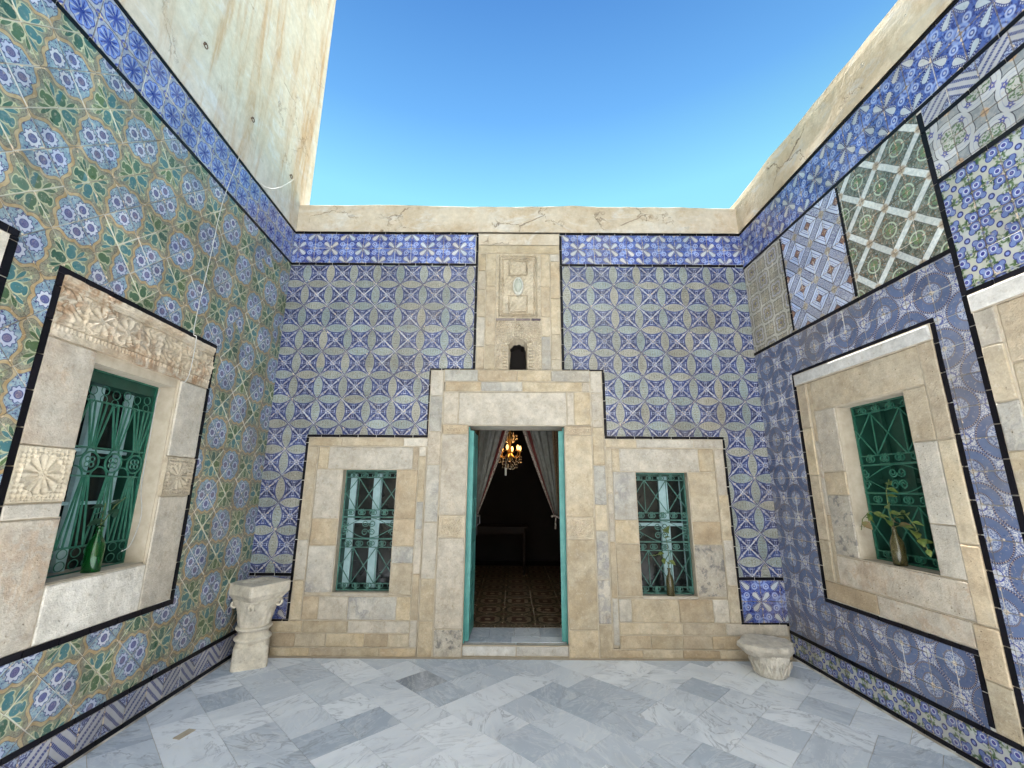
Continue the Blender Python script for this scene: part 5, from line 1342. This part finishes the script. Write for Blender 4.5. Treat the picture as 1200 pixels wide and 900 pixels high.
for k in range(4):
    a = math.pi / 4 + k * math.pi / 2; d = Vector((math.cos(a), math.sin(a), 0)); tq = Vector((-d.y, d.x, 0)); vm = MB()
    for sd_ in (-1, 1):
        pts = []
        for i in range(20):
            t = i / 19; rr = .033 * (1 - .7 * t); an = math.pi / 2 + t * 9
            pts.append(d * (.178) + (d * math.cos(an) * rr) + Vector((0, 0, .492 + rr * math.sin(an))) + tq * sd_ * .016)
        tube(vm, pts, [.013 - .006 * i / 19 for i in range(20)], 7)
    for i in range(9):
        pass
    tube(vm, [d * .12 + tq * 0 + Vector((0, 0, .43)), d * .155 + Vector((0, 0, .48)), d * .18 + Vector((0, 0, .515))], [.01, .018, .02], 7)
    obj('volute', vm, M['ancient'], ped, smooth=True, rot=(0, 0, R_(34)))
def slab_r(th, z):
    t = (z - .530)
    a = .150 + .037 * min(1, t / .05); r = sq(th, a * 1.0, 14)
    if z > .663: r -= .006
    return r * (1 + .0) + .003 * nn(th, z, 4, 9)
sl = MB(); radial(sl, [.530, .536, .553, .575, .583, .60, .63, .66, .667], slab_r, 96, cap=False)
vs = []; fs = []; n_ = 22                 # worn top with a shallow rough hollow
for j in range(n_ + 1):
    for i in range(n_ + 1):
        x = -1 + 2 * i / n_; y = -1 + 2 * j / n_; e = max(abs(x), abs(y))
        z = .667 - (.014 if e < .62 else 0) * (1 + .8 * noise.noise(Vector((x * 5, y * 5, 1)))) + .003 * noise.noise(Vector((x * 7, y * 7, 3))); vs.append((x * .180, y * .180, z))
for j in range(n_):
    for i in range(n_): a = j * (n_ + 1) + i; fs.append((a, a + 1, a + n_ + 2, a + n_ + 1))
sl.add(vs, fs); so = obj('slab', sl, M['ancient'], ped, rot=(0, 0, R_(34)))

# ------------------------------------------------------------------ broken capital (right)
cap = link('broken_capital', None, loc=(2.165, -.345, 0), rot=(0, 0, R_(-20)), label='small broken white column capital with carved acanthus sitting on the floor in the right corner', cat='capital')
def cb_r(th, z):
    t = z / .175; r = .118 + .016 * math.sin(t * 2.6) + .02 * t * t
    lf = math.cos(th * 7 + .6 * math.sin(z * 60)); r += .012 * max(0, lf) * math.sin(min(1, t * 1.2) * math.pi) - .007 * abs(math.sin(th * 21 + z * 30)) * (t > .12)
    r += .010 * noise.noise(Vector((math.cos(th) * 4, math.sin(th) * 4, z * 22))) 
    if t < .08: r -= .010 * (1 - t / .08)
    return r
obj('bell', radial(MB(), [.175 * i / 30 for i in range(31)], cb_r, 144), M['worn'], cap, smooth=True)
def ab_r(th, z):
    t = (z - .165) / .085
    a = .150 + .040 * min(1, t * 1.6); r = sq(th + .15, a, 5) * (1 - .10 * max(0, math.cos(th * 4 + .6 + math.pi)))
    c = math.cos(th - R_(200)); r *= 1 + .22 * max(0, c) ** 6
    b = math.cos(th - R_(300)); r *= 1 - .16 * max(0, b) ** 8
    r += .020 * noise.noise(Vector((math.cos(th) * 3, math.sin(th) * 3, z * 14))) + .008 * noise.noise(Vector((math.cos(th) * 11, math.sin(th) * 11, z * 50)))
    dz = .012 * noise.noise(Vector((math.cos(th) * 2, math.sin(th) * 2, 9))) * min(1, t)
    return (r, dz)
ab = MB(); zs_ = [.165, .172, .182, .194, .208, .222, .236, .246, .25]
radial(ab, zs_[:-1], ab_r, 96, cap=False)
vs = []; fs = []; NR = 14
for j in range(NR + 1):
    f = 1 - j / NR
    for k in range(96):
        th = 2 * math.pi * k / 96; r, dz = ab_r(th, .246); r *= f
        vs.append((r * math.cos(th), r * math.sin(th), .246 + dz * f + (.006 if 0 < j else 0) + .012 * noise.noise(Vector((r * math.cos(th) * 14, r * math.sin(th) * 14, 4))) * min(1, j / 2)))
for j in range(NR):
    for k in range(96): fs.append((j * 96 + k, j * 96 + (k + 1) % 96, (j + 1) * 96 + (k + 1) % 96, (j + 1) * 96 + k))
ab.add(vs, fs); obj('abacus', ab, M['worn'], cap, smooth=True)
lf = MB()
for k in range(10):                        # raised acanthus ribs on the bell
    th0 = 2 * math.pi * k / 10 + .2
    for sg in (-1, 0, 1):
        pts = []
        for i in range(7):
            t = i / 6; th = th0 + sg * .22 * t; z = .02 + .115 * t * (1 - .15 * abs(sg)); r = cb_r(th, z) + .004 + .012 * t * t; pts.append((r * math.cos(th), r * math.sin(th), z))
        tube(lf, pts, [.004 + .005 * math.sin(i / 6 * math.pi) for i in range(7)], 6)
obj('acanthus', lf, M['worn'], cap, smooth=True)
